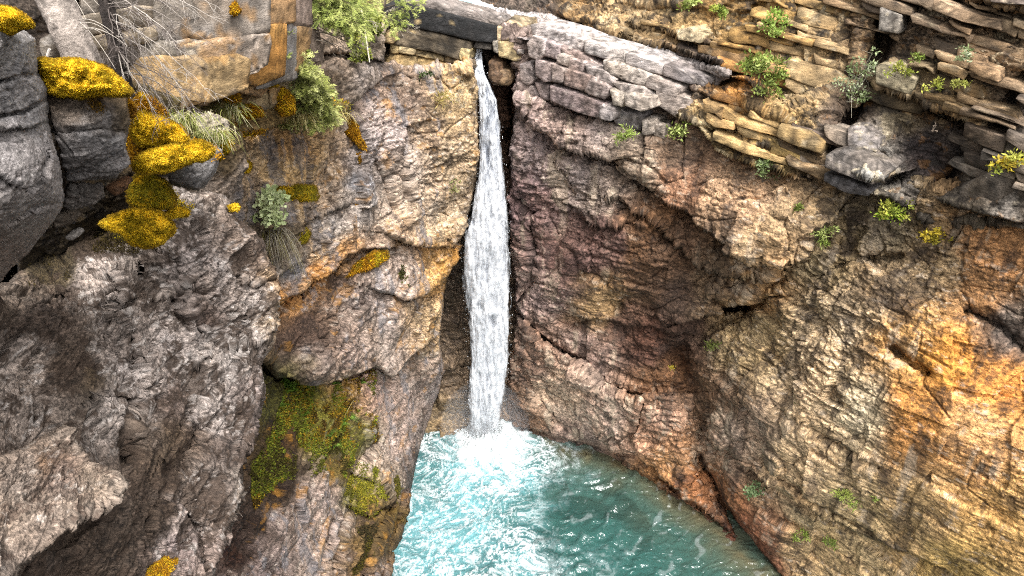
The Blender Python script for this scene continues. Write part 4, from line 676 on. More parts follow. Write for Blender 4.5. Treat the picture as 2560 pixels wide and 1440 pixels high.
# ================================================================== water
def water_mats():
    m, n, b = newmat('pool_water'); L = n.links.new
    at = N(n, 'ShaderNodeVertexColor'); at.layer_name = 'Col'; g = N(n, 'ShaderNodeNewGeometry')
    L(at.outputs['Color'], b.inputs['Base Color'])
    rr = N(n, 'ShaderNodeMapRange'); rr.inputs['To Min'].default_value = .06; rr.inputs['To Max'].default_value = .75; L(at.outputs['Alpha'], rr.inputs['Value']); L(rr.outputs[0], b.inputs['Roughness'])
    n1 = N(n, 'ShaderNodeTexNoise', Scale=3.6, Detail=3.0, Roughness=.6); n1.inputs['Distortion'].default_value = .6; L(g.outputs['Position'], n1.inputs['Vector'])
    bp = N(n, 'ShaderNodeBump', Strength=.8, Distance=.09); L(n1.outputs['Fac'], bp.inputs['Height']); L(bp.outputs[0], b.inputs['Normal'])
    b.inputs['IOR'].default_value = 1.4; b.inputs['Specular IOR Level'].default_value = .9
    f, n, b = newmat('falling_water'); L = n.links.new
    at = N(n, 'ShaderNodeVertexColor'); at.layer_name = 'Col'; L(at.outputs['Color'], b.inputs['Base Color']); b.inputs['Roughness'].default_value = .45
    b.inputs['Specular IOR Level'].default_value = .3
    tl = N(n, 'ShaderNodeBsdfTranslucent'); L(at.outputs['Color'], tl.inputs['Color'])
    m1 = N(n, 'ShaderNodeMixShader'); m1.inputs[0].default_value = .3; L(b.outputs[0], m1.inputs[1]); L(tl.outputs[0], m1.inputs[2])
    tr = N(n, 'ShaderNodeBsdfTransparent'); m2 = N(n, 'ShaderNodeMixShader'); L(at.outputs['Alpha'], m2.inputs[0]); L(tr.outputs[0], m2.inputs[1]); L(m1.outputs[0], m2.inputs[2])
    L(m2.outputs[0], n.nodes['Material Output'].inputs['Surface'])
    return m, f
M_water, M_fall = water_mats()

# ---- pool: a fine sheet of waves, foam where the falls churn it
IMP = P(1215, 1095, float(water_Y(1215, 1095)))
gx = np.arange(-8, 15.01, .035); gy = np.arange(12.5, 27.2, .04)
X, Yg = np.meshgrid(gx, gy); X = X.astype(F32); Yg = Yg.astype(F32)
p = np.stack([X, Yg, np.zeros_like(X)], -1); pf = p.reshape(-1, 3)
wq = pf + F32(.5) * np.stack([fbm(pf * F32(.6), 3, 401), fbm(pf * F32(.6), 3, 402), np.zeros(len(pf))], -1).astype(F32)
dx = pf[:, 0] - IMP[0]; dy = pf[:, 1] - IMP[1]
rad2 = np.sqrt(dx ** 2 + dy ** 2)
rad = np.sqrt((dx * .9) ** 2 + (dy * .75) ** 2)
# churned side: left part of the pool, spreading towards the viewer
edge = -1.0 + .34 * (-dy) + 1.1 * fbm(pf * F32(.5), 3, 411)
side = sstep(1.6, -1.6, dx - 2.5 - .02 * (-dy) - 2.2 * fbm(pf * F32(.5), 4, 412, .6))
churn = np.clip(side * sstep(11, 7.0, rad) * .85 + sstep(3.6, .6, rad), 0, 1)
lace = 1 - np.abs(fbm(wq * F32(1.9), 5, 421, .68)) * 3.4; lace2 = 1 - np.abs(fbm(wq * F32(4.4) + F32(5), 4, 423, .65)) * 3.2
hot = np.exp(-(rad / 1.6) ** 2) * .95
foam = np.clip(sstep(.3, 1.0, np.maximum(lace, .8 * lace2)) * churn * .8 + sstep(.1, .7, hot + .35 * fbm(wq * F32(2.4), 4, 425, .6) * (hot > .03)) , 0, 1)
blob = sstep(.15, .55, fbm(wq * F32(.7), 4, 427)) * churn * .55; foam = np.clip(foam + blob * sstep(.2, .8, lace2), 0, 1)
teal = lin('254743'); milky = lin('5d8c92'); 
mk = np.clip(churn * (.62 + .5 * fbm(wq * F32(.55), 3, 431)) + .25 * hot, 0, 1)[:, None]
c = teal * (1 - mk) + milky * mk
dark = sstep(.1, .5, fbm(wq * F32(.8), 3, 433))[:, None] * (1 - mk); c = c * (1 - .35 * dark)
# the bed shows through along the shallow right shore
dsh = np.full(len(pf), 99.0, F32)
sp = np.array([P(x, y, float(water_Y(x, y)))[:2] for x, y in right_shore])
for a_, b_ in zip(sp[:-1], sp[1:]):
    ab = b_ - a_; k = np.clip(((pf[:, :2] - a_) @ ab) / (ab @ ab), 0, 1); dsh = np.minimum(dsh, np.linalg.norm(pf[:, :2] - a_ - k[:, None] * ab, axis=1))
sh_ = (np.exp(-(dsh / 1.1)) * .75 * (1 - .5 * mk[:, 0]) * (1 + .5 * fbm(wq * F32(1.3), 3, 441)))[:, None]; sh_ = np.clip(sh_, 0, .9)
c = c * (1 - sh_) + lin('6a6046') * .8 * sh_
glint_dash = sstep(.62, .95, np.sin(rad2 * 7.5 + 5.0 * fbm(pf * F32(.8), 3, 455))) * sstep(.12, .5, fbm(pf * np.array([1.5, 1.5, 1], F32) + F32(3), 4, 471, .65)) * (1 - churn) * sstep(1.0, 4.0, dx) * .16  # pale dashes on wave crests: sky glints and thin foam put into the colour
foam = np.clip(foam + glint_dash, 0, 1)  # painted glints share the foam mask from here on
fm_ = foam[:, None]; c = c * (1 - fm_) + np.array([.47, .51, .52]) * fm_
wave = np.stack([wq[:, 0] * 1.0 + wq[:, 1] * .55, wq[:, 1] * .9 - wq[:, 0] * .3, np.zeros(len(pf))], -1).astype(F32)
hgt = .035 * fbm(wave * F32(1.4), 3, 451) + .04 * ridged(wave * F32(2.6) * np.array([.55, 1.5, 1], F32), 3, 453) + .045 * np.sin(rad2 * 7.5 + 5.0 * fbm(pf * F32(.8), 3, 455)) * (1 - churn) * sstep(-.3, .4, fbm(pf * F32(.7), 2, 457))
hgt = hgt + churn * (.10 * fbm(wq * F32(1.2), 3, 461) + .06 * foam) + np.exp(-(rad / 1.2) ** 2) * (.35 + .5 * fbm(pf * F32(2.6), 4, 463, .6))
v = pf.copy(); v[:, 2] = hgt
ny, nx = X.shape; idx = np.arange(nx * ny).reshape(ny, nx); q = np.stack([idx[:-1, :-1], idx[:-1, 1:], idx[1:, 1:], idx[1:, :-1]], -1).reshape(-1, 4)
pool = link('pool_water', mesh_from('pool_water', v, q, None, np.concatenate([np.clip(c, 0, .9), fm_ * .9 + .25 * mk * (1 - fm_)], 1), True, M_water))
tag(pool, 'turquoise plunge pool with white foam below the falls', kind='structure')

# ---- the falling water
Lf = [(125, 1190), (160, 1184), (185, 1180), (215, 1192), (300, 1198), (400, 1195), (500, 1185), (580, 1162), (640, 1154), (720, 1160), (800, 1168), (900, 1172), (1000, 1168), (1060, 1168), (1105, 1166)]
Rf = [(125, 1206), (160, 1208), (185, 1214), (250, 1243), (330, 1252), (430, 1262), (520, 1271), (620, 1275), (720, 1278), (820, 1276), (900, 1273), (980, 1266), (1050, 1254), (1105, 1246)]
Yf = [(125, 25.7), (200, 25.2), (300, 24.95), (600, 24.8), (1000, 24.75), (1105, 24.7)]
def fall_sheet(name, squeeze, thick, seed, solid, offY, ns=520, nth=132):
    py = np.linspace(123, 1106, ns); l = np.interp(py, *zip(*Lf)); r = np.interp(py, *zip(*Rf)); Y = np.interp(py, *zip(*Yf)) + offY
    th = np.linspace(0, 2 * math.pi, nth, endpoint=False)
    pyg, thg = np.meshgrid(py, th, indexing='ij'); cx = ((l + r) / 2)[:, None]; hw = ((r - l) / 2)[:, None] * squeeze; Yg_ = Y[:, None]
    m_ = mpp(pyg, Yg_)
    nz = np.stack([np.cos(thg) * 1.2 + seed, np.sin(thg) * 1.2, pyg / 75.0], -1).reshape(-1, 3).astype(F32)
    edge_n = fbm(nz * np.array([1, 1, 1], F32), 4, 500 + seed, .6).reshape(pyg.shape)
    q = 1 + .12 * edge_n
    px_ = cx + hw * np.cos(thg) * q
    Yv = Yg_ - hw * m_ * thick * np.sin(thg) * q
    pts = P(px_, pyg, Yv)
    flat = pts.reshape(-1, 3).astype(F32)
    s3 = flat * np.array([3.6, 3.6, .42], F32)
    s3[:, 2] += .5 * fbm(flat * F32(1.3), 2, 507 + seed)
    a1 = fbm(s3, 4, 511 + seed, .62); a2 = fbm(flat * np.array([10, 10, 1.3], F32), 4, 513 + seed, .65)
    top = sstep(900, 250, pyg.ravel())[:, None]
    k = (.55 * a1 + .6 * a2); w_ = sstep(-.55, .35, k)[:, None]
    w_ = np.clip(w_ + .35 * (1 - top), 0, 1); c = lin('8f949e') * (1 - w_) + np.array([.70, .72, .75]) * w_
    rr_ = flat - np.stack([np.zeros(len(flat)), .10 * a1 + .09 * a2, np.zeros(len(flat))], -1)
    ed = np.abs(np.cos(thg)).ravel()
    al = np.clip(solid + .9 * a2 + .5 * a1 - 1.75 * sstep(.66, 1.0, ed), 0, 1)
    al = np.where(np.sin(thg).ravel() < 0, np.clip(al, 0, 1), al)
    al = al * sstep(1106, 1030, pyg.ravel() + 30 * a2)
    i = np.arange(ns - 1)[:, None] * nth; j = np.arange(nth)[None]
    qd = np.stack([i + j, i + (j + 1) % nth, i + nth + (j + 1) % nth, i + nth + j], -1).reshape(-1, 4)
    return mesh_from(name, rr_, qd, None, np.concatenate([c, al[:, None]], 1), True, M_fall)
falls = link('waterfall', fall_sheet('waterfall', .98, .5, 1, 1.4, 0)); tag(falls, 'tall narrow white waterfall dropping from the stone bridge into the pool', 'waterfall')
link('spray_veil', fall_sheet('spray_veil', 1.1, .75, 4, .42, -.02), falls)
# drops thrown off the edges and the splash at the foot
mb = MB(); tet = np.array([[1, 0, -.7], [-1, 0, -.7], [0, 1, .7], [0, -1, .7]]) * .5; tt = [[0, 1, 2], [0, 3, 1], [0, 2, 3], [1, 3, 2]]
for k in range(160):
    y = 140 + 930 * rng.random() ** .8; l = np.interp(y, *zip(*Lf)); r = np.interp(y, *zip(*Rf)); Y0 = np.interp(y, *zip(*Yf))
    x = (l if rng.random() < .5 else r) + rng.normal() * 3; s_ = .012 + .022 * rng.random()
    mb.add(P(x, y, Y0 - rng.random() * .4) + tet * s_ * np.array([1, 1, 2.4]), t=tt, c=(.8, .82, .85))
for k in range(1500):
    a_ = rng.random() * 2 * math.pi; r_ = abs(rng.normal()) * .75; h_ = abs(rng.normal()) * .55 * math.exp(-r_ * .6)
    mb.add(np.array([IMP[0] + math.cos(a_) * r_, IMP[1] - .1 + math.sin(a_) * r_ * .8, .1 + h_]) + tet * (.014 + .03 * rng.random()), t=tt, c=(.82, .84, .86))
m_, n_, b_ = newmat('water_drops'); b_.inputs['Base Color'].default_value = (.82, .85, .88, 1); b_.inputs['Roughness'].default_value = .3
o = mb.build('water_drops', m_); tag(o, 'drops and splash flying off the falls', kind='stuff')
# mist at the foot
me = bpy.data.meshes.new('mist'); bm = bmesh.new(); bmesh.ops.create_icosphere(bm, subdivisions=3, radius=1); bm.to_mesh(me); bm.free()
mist = link('mist', me, loc=(float(IMP[0]), float(IMP[1]) - .1, 1.0)); mist.scale = (2.1, 1.5, 2.3)
mm = bpy.data.materials.new('mist'); mm.use_nodes = True; nn_ = mm.node_tree; nn_.nodes.remove(nn_.nodes['Principled BSDF'])
vp = nn_.nodes.new('ShaderNodeVolumePrincipled'); vp.inputs['Color'].default_value = (.95, .97, 1, 1); vp.inputs['Density'].default_value = .09
nn_.links.new(vp.outputs[0], nn_.nodes['Material Output'].inputs['Volume']); me.materials.append(mm); tag(mist, 'thin spray mist hanging over the foot of the falls', kind='stuff')
# ---- stream above the falls, seen beyond the bridge
gx = np.linspace(-3.5, 3.0, 120); gy = np.linspace(26.5, 48, 260); X, Yg = np.meshgrid(gx, gy); pf = np.stack([X - .12 * (Yg - 26), Yg, np.zeros_like(X)], -1).reshape(-1, 3).astype(F32)
fo = sstep(.0, .6, fbm(pf * np.array([1.3, .5, 1], F32), 4, 601, .6) + .25)[:, None]
c = lin('7fa3a0') * (1 - fo) + np.array([.8, .83, .83]) * fo; pf[:, 2] = 17.35 + .05 * (pf[:, 1] - 26) + .1 * fbm(pf * F32(1.2), 3, 603)
ny, nx = X.shape; idx = np.arange(nx * ny).reshape(ny, nx); q = np.stack([idx[:-1, :-1], idx[:-1, 1:], idx[1:, 1:], idx[1:, :-1]], -1).reshape(-1, 4)
tag(link('stream_water', mesh_from('stream_water', pf, q, None, np.concatenate([c, fo], 1), True, M_water)), 'white rushing stream above the falls', kind='structure')
# rock and turf rising beyond the stream, closing the gorge
FB = Depth([(500, -300, 40), (1000, -100, 40), (1200, -60, 44), (1500, -150, 42), (2000, -300, 34), (1000, -700, 50), (1500, -700, 50), (600, 0, 34), (1000, 10, 42)])
o, _ = rock_layer('far_bank', [(-200, -900), (2700, -900), (2700, -40), (1230, -6), (1150, -8), (1060, -4), (600, 0), (-200, 0)], FB, [(600, -100, '4a4a28'), (1000, -50, '5a5a30'), (1200, -100, '6a5e48'), (1600, -200, '6e604a')], dict(sc=2, a0=.8, a1=.6, a2=.3, a3=.1, a4=.1), [], M_far, step=16, roll=(10, .5)); tag(o, 'far gorge bank above the stream', kind='structure')

# ================================================================== plants
def ring_poly(poly, nth):
    pa = np.asarray(poly, float); cl = np.r_[pa, pa[:1]]; seg = np.linalg.norm(np.diff(cl, axis=0), axis=1); s_ = np.r_[0, np.cumsum(seg)]
    u_ = np.linspace(0, s_[-1], nth, endpoint=False); b_ = np.stack([np.interp(u_, s_, cl[:, 0]), np.interp(u_, s_, cl[:, 1])], 1)
    for _ in range(2): b_ = (np.roll(b_, 1, 0) + 2 * b_ + np.roll(b_, -1, 0)) / 4
    return b_
GOLD = ['86700e', 'b08e18', 'd8b424', 'c4a01c', 'e6c434']; OLIVE = ['6a6010', '8a7c14', '746a16', '9c8a1c', '5c5616']; RUST = ['8a6010', 'ac7c10', '7c5410', 'c09414', '6a4810']
def moss(label, poly, Yf, bulge, pal=GOLD, fuzz=1.0, blade=5.5, cat='moss', group=None, brown=.0):
    """cushion of moss: domed body following the outline, covered with short shoots"""
    nth, nr = 72, 16; b_ = ring_poly(poly, nth); c0 = b_.mean(0); b_ = c0 + (b_ - c0) * 1.09
    Y0 = Yf if callable(Yf) else (lambda x, y: np.full(np.shape(x), float(Yf)))
    rr = np.linspace(0, 1, nr) ** .75; sd = rnd.randint(0, 999)
    px_ = c0[0] + rr[:, None] * (b_[:, 0] - c0[0])[None]; py_ = c0[1] + rr[:, None] * (b_[:, 1] - c0[1])[None]
    jx = np.stack([px_ / 28, py_ / 28, np.full(px_.shape, sd * .7)], -1).astype(F32)
    ed = fbm(jx, 3, 701, .6); px_ = px_ + 5 * ed * rr[:, None]; py_ = py_ + 4 * fbm(jx + 9, 3, 702, .6) * rr[:, None]
    lump = fbm(jx * F32(.7), 3, 703)
    Yv = Y0(px_, py_) + .02 - bulge * (np.sqrt(np.maximum(0, 1 - rr[:, None] ** 2)) * (1 + .35 * lump)); m_ = mpp(py_, Yv)
    Yv = Yv - 3.5 * m_ * fbm(jx * F32(2.6), 3, 704, .7)
    v = P(px_, py_, Yv).reshape(-1, 3); back = P(px_[-1], py_[-1] + 2, Yv[-1] + .12)
    v = np.concatenate([v, back]); i = np.arange(nr)[:, None] * nth; j = np.arange(nth)[None]
    q = np.stack([i + j, i + (j + 1) % nth, i + nth + (j + 1) % nth, i + nth + j], -1).reshape(-1, 4)
    pc = np.array([lin(h) for h in pal]); f1 = (fbm(jx * F32(1.5), 4, 705, .7).ravel() * .9 + .5).clip(0, .999)
    c = pc[(f1 * len(pc)).astype(int)] * .75; c = np.concatenate([c, c[-nth:] * .6])
    org = P(c0[0], b_[:, 1].max(), float(np.mean(Y0(b_[:, 0], b_[:, 1]))))
    o = link('moss_cushion', mesh_from('moss_cushion', v - org, q, None, c, True, M_mossbase), loc=org.tolist()); tag(o, label, cat, group or 'moss cushions on the rocks')
    n = int(fuzz * min(14000, max(350, .75 * (np.ptp(b_[:, 0]) * np.ptp(b_[:, 1])))))
    a_ = rng.integers(0, nth, n); k = np.sqrt(rng.random(n)) * (nr - 1); k0 = np.minimum(k.astype(int), nr - 2); fr = (k - k0)[:, None]; g3 = v[:nr * nth].reshape(nr, nth, 3)
    a2 = (a_ + 1) % nth; la = rng.random(n)[:, None]
    base = (g3[k0, a_] * (1 - fr) + g3[k0 + 1, a_] * fr) * (1 - la) + (g3[k0, a2] * (1 - fr) + g3[k0 + 1, a2] * fr) * la
    cen = g3[0].mean(0) + np.array([0, bulge * 1.2, -bulge * .4]); nrm = base - cen; nrm /= np.linalg.norm(nrm, axis=1)[:, None]
    mm_ = float(np.mean(m_)); L = blade * mm_ * rng.uniform(.6, 1.3, n)[:, None]; d_ = nrm * .7 + rng.normal(size=(n, 3)) * .55 + np.array([0, -.25, .15]); d_ /= np.linalg.norm(d_, axis=1)[:, None]
    sd_ = np.cross(d_, rng.normal(size=(n, 3))); sd_ /= np.linalg.norm(sd_, axis=1)[:, None] + 1e-9; w_ = L * .26
    vv = np.stack([base - sd_ * w_, base + sd_ * w_, base + d_ * L], 1).reshape(-1, 3)
    rimk = sstep(.72, 1.0, k / (nr - 1))[:, None]
    cc = pc[(np.clip(.5 + .9 * fbm((base / mm_ / 28).astype(F32), 3, 706, .6) + .25 * rng.normal(size=n), 0, .999) * len(pc)).astype(int)] * rng.uniform(.75, 1.4, n)[:, None] * 1.15
    cc = cc * (1 - .75 * rimk) + lin('6a4c14') * .75 * rimk * rng.uniform(.6, 1.3, n)[:, None]
    fz = link('moss_shoots', mesh_from('moss_shoots', vv - org, None, np.arange(n * 3).reshape(-1, 3), np.repeat(cc, 3, 0), False, M_moss), o); fz['kind'] = 'stuff'
    return o
K = lambda y: (lambda a, b: np.full(np.shape(a), float(y)))
moss('big golden moss cap on the square grey boulder', [(98, 150), (150, 148), (220, 152), (268, 172), (305, 200), (324, 225), (318, 240), (270, 238), (200, 246), (150, 240), (112, 225)], 5.45, .32)
moss('golden moss cap on top of the tall boulder at the left edge', [(-60, 0), (0, 14), (40, 24), (78, 50), (86, 66), (60, 72), (30, 84), (0, 90), (-60, 88)], 4.35, .22)
moss('upper lobe of the double golden moss mound', [(330, 330), (336, 290), (360, 280), (400, 290), (450, 315), (470, 340), (468, 362), (420, 362), (360, 368), (335, 352)], 7.0, .28)
moss('lower broad lobe of the double golden moss mound', [(338, 415), (350, 385), (400, 368), (460, 365), (490, 350), (520, 358), (535, 378), (520, 398), (470, 408), (420, 428), (375, 434), (345, 430)], 6.85, .3)
moss('small golden moss strip left of the double mound', [(295, 290), (300, 262), (320, 245), (336, 258), (335, 290), (312, 300)], 6.4, .12, RUST)
moss('rounded olive gold moss mound below the dark boulder', [(322, 480), (330, 448), (350, 432), (385, 436), (415, 455), (438, 492), (436, 512), (400, 520), (350, 520), (325, 505)], 7.4, .25, OLIVE + GOLD[:2])
moss('wide golden moss mound lowest on the left bank', [(250, 560), (290, 535), (340, 522), (395, 528), (432, 555), (436, 580), (410, 602), (370, 615), (330, 610), (310, 585), (270, 572)], 7.25, .2, GOLD, .9)
moss('small golden moss tuft right of the rounded mound', [(410, 540), (420, 520), (450, 516), (472, 528), (465, 540), (430, 545)], 7.6, .1)
moss('golden moss behind the double mound, under the hanging twigs', [(336, 250), (350, 232), (390, 250), (420, 280), (415, 305), (380, 290), (345, 270)], 7.6, .15, RUST + GOLD[:2])
moss('mustard moss drooping beside the hanging grass', [(540, 340), (556, 330), (576, 352), (572, 380), (550, 400), (535, 372)], 8.9, .15, OLIVE + GOLD[:2])
moss('small heart shaped golden moss cushion alone on the rock face', [(574, 402), (590, 395), (612, 394), (630, 408), (628, 425), (605, 434), (582, 430)], lambda x, y: ML.Y(x, y) - .35, .25)
moss('tiny golden moss cushion above the pale leafy shrub', [(570, 515), (590, 508), (602, 518), (596, 526), (575, 525)], lambda x, y: NL.Y(x, y) - .1, .1)
moss('tiny golden moss patch on the top of the rough buttress', [(494, 577), (510, 570), (524, 578), (512, 587), (497, 584)], lambda x, y: NL.Y(x, y) - .1, .06)
mlp = lambda d: (lambda x, y: ML.Y(x, y) - d)
moss('wide olive moss shelf right of the pale leafy shrub', [(670, 480), (700, 466), (745, 462), (782, 464), (794, 484), (785, 502), (740, 500), (700, 512), (672, 500)], mlp(.35), .35, OLIVE + GOLD[:2])
moss('olive moss clump below the moss shelf', [(700, 556), (730, 548), (750, 562), (735, 575), (708, 574)], mlp(.3), .2, OLIVE)
moss('bright olive moss clump hanging lowest under the moss shelf', [(705, 612), (725, 590), (765, 570), (776, 585), (765, 605), (735, 618)], mlp(.3), .25, OLIVE + GOLD[:1])
moss('rust coloured moss strip on the ledge left of the falls', [(870, 690), (890, 660), (930, 632), (965, 628), (970, 645), (940, 665), (900, 680)], mlp(.3), .15, RUST + OLIVE[:2], .8)
moss('small golden moss spot above the mossy hollow', [(978, 900), (985, 882), (1000, 884), (1000, 905), (988, 912)], mlp(.3), .12)
moss('long rust moss strip running down the grey wall beside the spruce', [(848, 300), (862, 290), (890, 310), (905, 350), (925, 378), (915, 388), (880, 350), (858, 325)], mlp(.25), .15, RUST, .8)
moss('small rust moss patch under the long rust strip', [(892, 385), (912, 382), (918, 400), (900, 410)], mlp(.2), .1, RUST)
for i_, (x, y) in enumerate([(905, 492), (898, 522), (905, 542)]):
    moss(['upper', 'middle', 'lower'][i_] + ' of the three small gold moss spots on the blue grey stain', [(x - 12, y - 6), (x, y - 12), (x + 13, y - 6), (x + 11, y + 6), (x - 8, y + 7)], mlp(.2), .08, RUST + GOLD[:1], .8)
moss('rust moss on the cliff top right of the spruce', [(842, 170), (855, 160), (880, 164), (882, 178), (856, 180)], lambda x, y: ML.Y(x, y) - .4, .15, RUST + GOLD[:1])
for lb, poly, Yv in [('golden moss on the left end of the rubble ledge', [(545, 235), (570, 222), (598, 230), (600, 258), (570, 262)], 11.7), ('golden moss mound at the foot of the angular block', [(590, 270), (620, 262), (650, 272), (660, 290), (620, 298), (594, 290)], 12.6), ('rust moss hanging below the upright stone on the ledge', [(686, 230), (705, 215), (730, 240), (735, 280), (705, 290), (690, 265)], 13.4), ('rust moss under the small fir left of the spruce', [(636, 180), (660, 165), (690, 185), (695, 215), (660, 222), (640, 205)], 12.8), ('small gold moss on the joint of the blocky cliff', [(578, 15), (592, 4), (602, 25), (592, 38), (580, 32)], 11.0), ('small gold moss on the recess edge beside the spruce trunk', [(708, 45), (725, 38), (732, 50), (715, 56)], 15.0)]:
    moss(lb, poly, Yv, .18, RUST + GOLD[:2])
moss('golden moss tuft at the bottom edge on the rough buttress', [(360, 1440), (380, 1412), (415, 1395), (445, 1400), (440, 1430), (410, 1450), (370, 1460)], lambda x, y: NL.Y(x, y) - .16, .1, RUST + GOLD[:2])

# ---- moss carpet and ferns in the hollow beside the pool
def in_poly(poly, n):
    xs = [p_[0] for p_ in poly]; ys = [p_[1] for p_ in poly]; out = np.zeros((0, 2))
    while len(out) < n:
        c_ = np.stack([rng.uniform(min(xs), max(xs), n), rng.uniform(min(ys), max(ys), n)], 1); out = np.concatenate([out, c_[poly_sdf(poly, c_[:, 0].astype(F32), c_[:, 1].astype(F32)) < 0]])
    return out[:n]
class Near:
    """nearest vertex of a finished rock surface, looked up by picture cell"""
    def __init__(s, S, cell=8):
        s.pv, s.nf, px, py = S; s.c = cell; s.k = {}
        kx = (px // cell).astype(int); ky = (py // cell).astype(int)
        for i, (a, b) in enumerate(zip(kx.tolist(), ky.tolist())):
            if (a, b) not in s.k: s.k[(a, b)] = i
    def __call__(s, x, y):
        a, b = int(x // s.c), int(y // s.c)
        for r in range(0, 4):
            for da in range(-r, r + 1):
                for db in range(-r, r + 1):
                    if (a + da, b + db) in s.k: return s.pv[s.k[(a + da, b + db)]], s.nf[s.k[(a + da, b + db)]]
        return None, None
def carpet(label, poly, S, pals, n, blade=.07, thr=-.1):
    pv, nf, px, py = S; m = poly_sdf(poly, px, py) < (12 * fbm(np.stack([px / 40, py / 40, px * 0], -1).astype(F32), 3, 711)); ids = np.nonzero(m)[0]
    ids = ids[rng.integers(0, len(ids), n)]; b = pv[ids] + rng.normal(size=(n, 3)) * .03; nr = nf[ids]
    pc = np.array([lin(h) for h in pals]); f = fbm((b * 1.1).astype(F32), 4, 713, .6); keep = f > thr; b, nr, f = b[keep], nr[keep], f[keep]; n = len(b)
    d_ = nr * .6 + rng.normal(size=(n, 3)) * .5 + np.array([0, 0, .1]); d_ /= np.linalg.norm(d_, axis=1)[:, None]; L = blade * rng.uniform(.5, 1.3, n)[:, None]
    sd_ = np.cross(d_, rng.normal(size=(n, 3))); sd_ /= np.linalg.norm(sd_, axis=1)[:, None]
    vv = np.stack([b - sd_ * L * .3, b + sd_ * L * .3, b + d_ * L], 1).reshape(-1, 3)
    g = fbm((b * .8 + 7).astype(F32), 3, 715); cc = pc[(np.clip(.5 + .8 * g + .15 * rng.normal(size=n), 0, .999) * len(pc)).astype(int)] * rng.uniform(.6, 1.3, n)[:, None]
    o = link('moss_carpet', mesh_from('moss_carpet', vv, None, np.arange(n * 3).reshape(-1, 3), np.repeat(cc, 3, 0), False, M_moss)); tag(o, label, 'moss', kind='stuff'); return o
carpet('green and rust moss carpet lining the hollow beside the pool', [(690, 960), (760, 955), (860, 950), (930, 940), (925, 985), (880, 1010), (945, 1060), (935, 1110), (900, 1100), (880, 1150), (860, 1190), (800, 1170), (700, 1200), (640, 1260), (600, 1290), (620, 1180), (670, 1080)], S_ml, ['3a3410', '54541a', '6c6e20', '5a6a1c', '7c701c', '8a6a18', '4a3812'], 46000)
carpet('bright olive moss pad above the pool edge', [(855, 1240), (880, 1190), (900, 1165), (925, 1170), (965, 1245), (940, 1280), (890, 1280)], S_ml, ['64661a', '787420', '867a22', '565418'], 9000)
carpet('olive moss strips between the wet ribs at the pool edge', [(890, 1330), (920, 1320), (915, 1420), (880, 1430)], S_ml, ['3e3610', '4c4412', '2c2610'], 4000)
carpet('small moss strips on the lip above the water', [(975, 1200), (990, 1180), (1000, 1240), (970, 1300), (960, 1280)], S_ml, ['54501a', '48400f', '6a5a14'], 2500)
carpet('dark brown dry moss on the sloping bank under the boulders', [(40, 700), (120, 610), (200, 560), (330, 540), (440, 600), (430, 640), (330, 660), (200, 700), (60, 735)], S_nl, ['241c0c', '2c2410', '382e12', '3e3414', '1e180c'], 26000, .025)
carpet('golden moss film over the top of the boulder under the double mound', [(322, 290), (360, 285), (480, 340), (556, 372), (548, 400), (500, 420), (420, 440), (330, 425)], S_b4, GOLD[:4] + RUST[:2], 16000, .026, -.25)
carpet('rust brown moss fringe under the big golden cap', [(104, 205), (320, 225), (326, 290), (250, 275), (180, 285), (120, 260)], S_b2, ['6a4c18', '7c5c1c', '54401a', '8f6c1a'], 14000, .02, -.2)
carpet('gold and olive moss spreading over the bank between the mounds', [(330, 425), (440, 440), (480, 500), (480, 545), (440, 600), (330, 625), (240, 575), (320, 520)], S_nl, GOLD[:3] + OLIVE + RUST[:2], 26000, .028, -.02)
carpet('rust moss on the soil above the double mound', [(290, 240), (340, 235), (430, 280), (560, 340), (580, 390), (480, 340), (330, 300)], S_lb, RUST + GOLD[:2], 14000, .03, -.2)
carpet('brown and olive moss along the rubble ledge', [(540, 225), (600, 215), (720, 225), (870, 258), (870, 285), (760, 305), (680, 318), (600, 340), (545, 300)], S_le, RUST + OLIVE + ['4a4416', '5c5020'], 16000, .045, .0)
near_ml = Near(S_ml)
def leaf_add(mb, c, d, n, L, W, col):
    s_ = np.cross(d, n); s_ /= np.linalg.norm(s_) + 1e-9
    mb.add(np.array([c, c + d * L * .5 + s_ * W * .5, c + d * L, c + d * L * .5 - s_ * W * .5]), q=[[0, 1, 2, 3]], c=col)
def fern(label, x, y, size, near, pal, fr=7):
    p0, nn = near(x, y)
    if p0 is None: return
    root = link('fern', None, loc=p0.tolist()); tag(root, label, 'fern', 'ferns in the mossy hollow')
    for k in range(fr):
        mb = MB(); a = rng.random() * 6.28; d = np.array([math.cos(a), math.sin(a) * .6, .35 + .4 * rng.random()]) + nn * .6; d /= np.linalg.norm(d); L = size * rng.uniform(.6, 1.1); col = lin(rnd.choice(pal)) * rnd.uniform(.8, 1.3)
        pts = [d * L * t - np.array([0, 0, .35 * L * t * t]) for t in np.linspace(0, 1, 9)]
        mb.tube(pts, .004, .002, col * .7, 3)
        for i in range(1, 9):
            t = i / 8; sd_ = np.cross(d, [0, 0, 1.]); sd_ /= np.linalg.norm(sd_); ll = L * .32 * (1 - t * .85)
            for sg in (-1, 1): leaf_add(mb, pts[i], sd_ * sg * .9 + d * .35, np.array([0, -.4, .9]), ll, ll * .42, col * rng.uniform(.8, 1.25))
        mb.build('frond', M_leaf, root)
FG = ['4a6420', '5a7428', '6c8434', '3c541c']
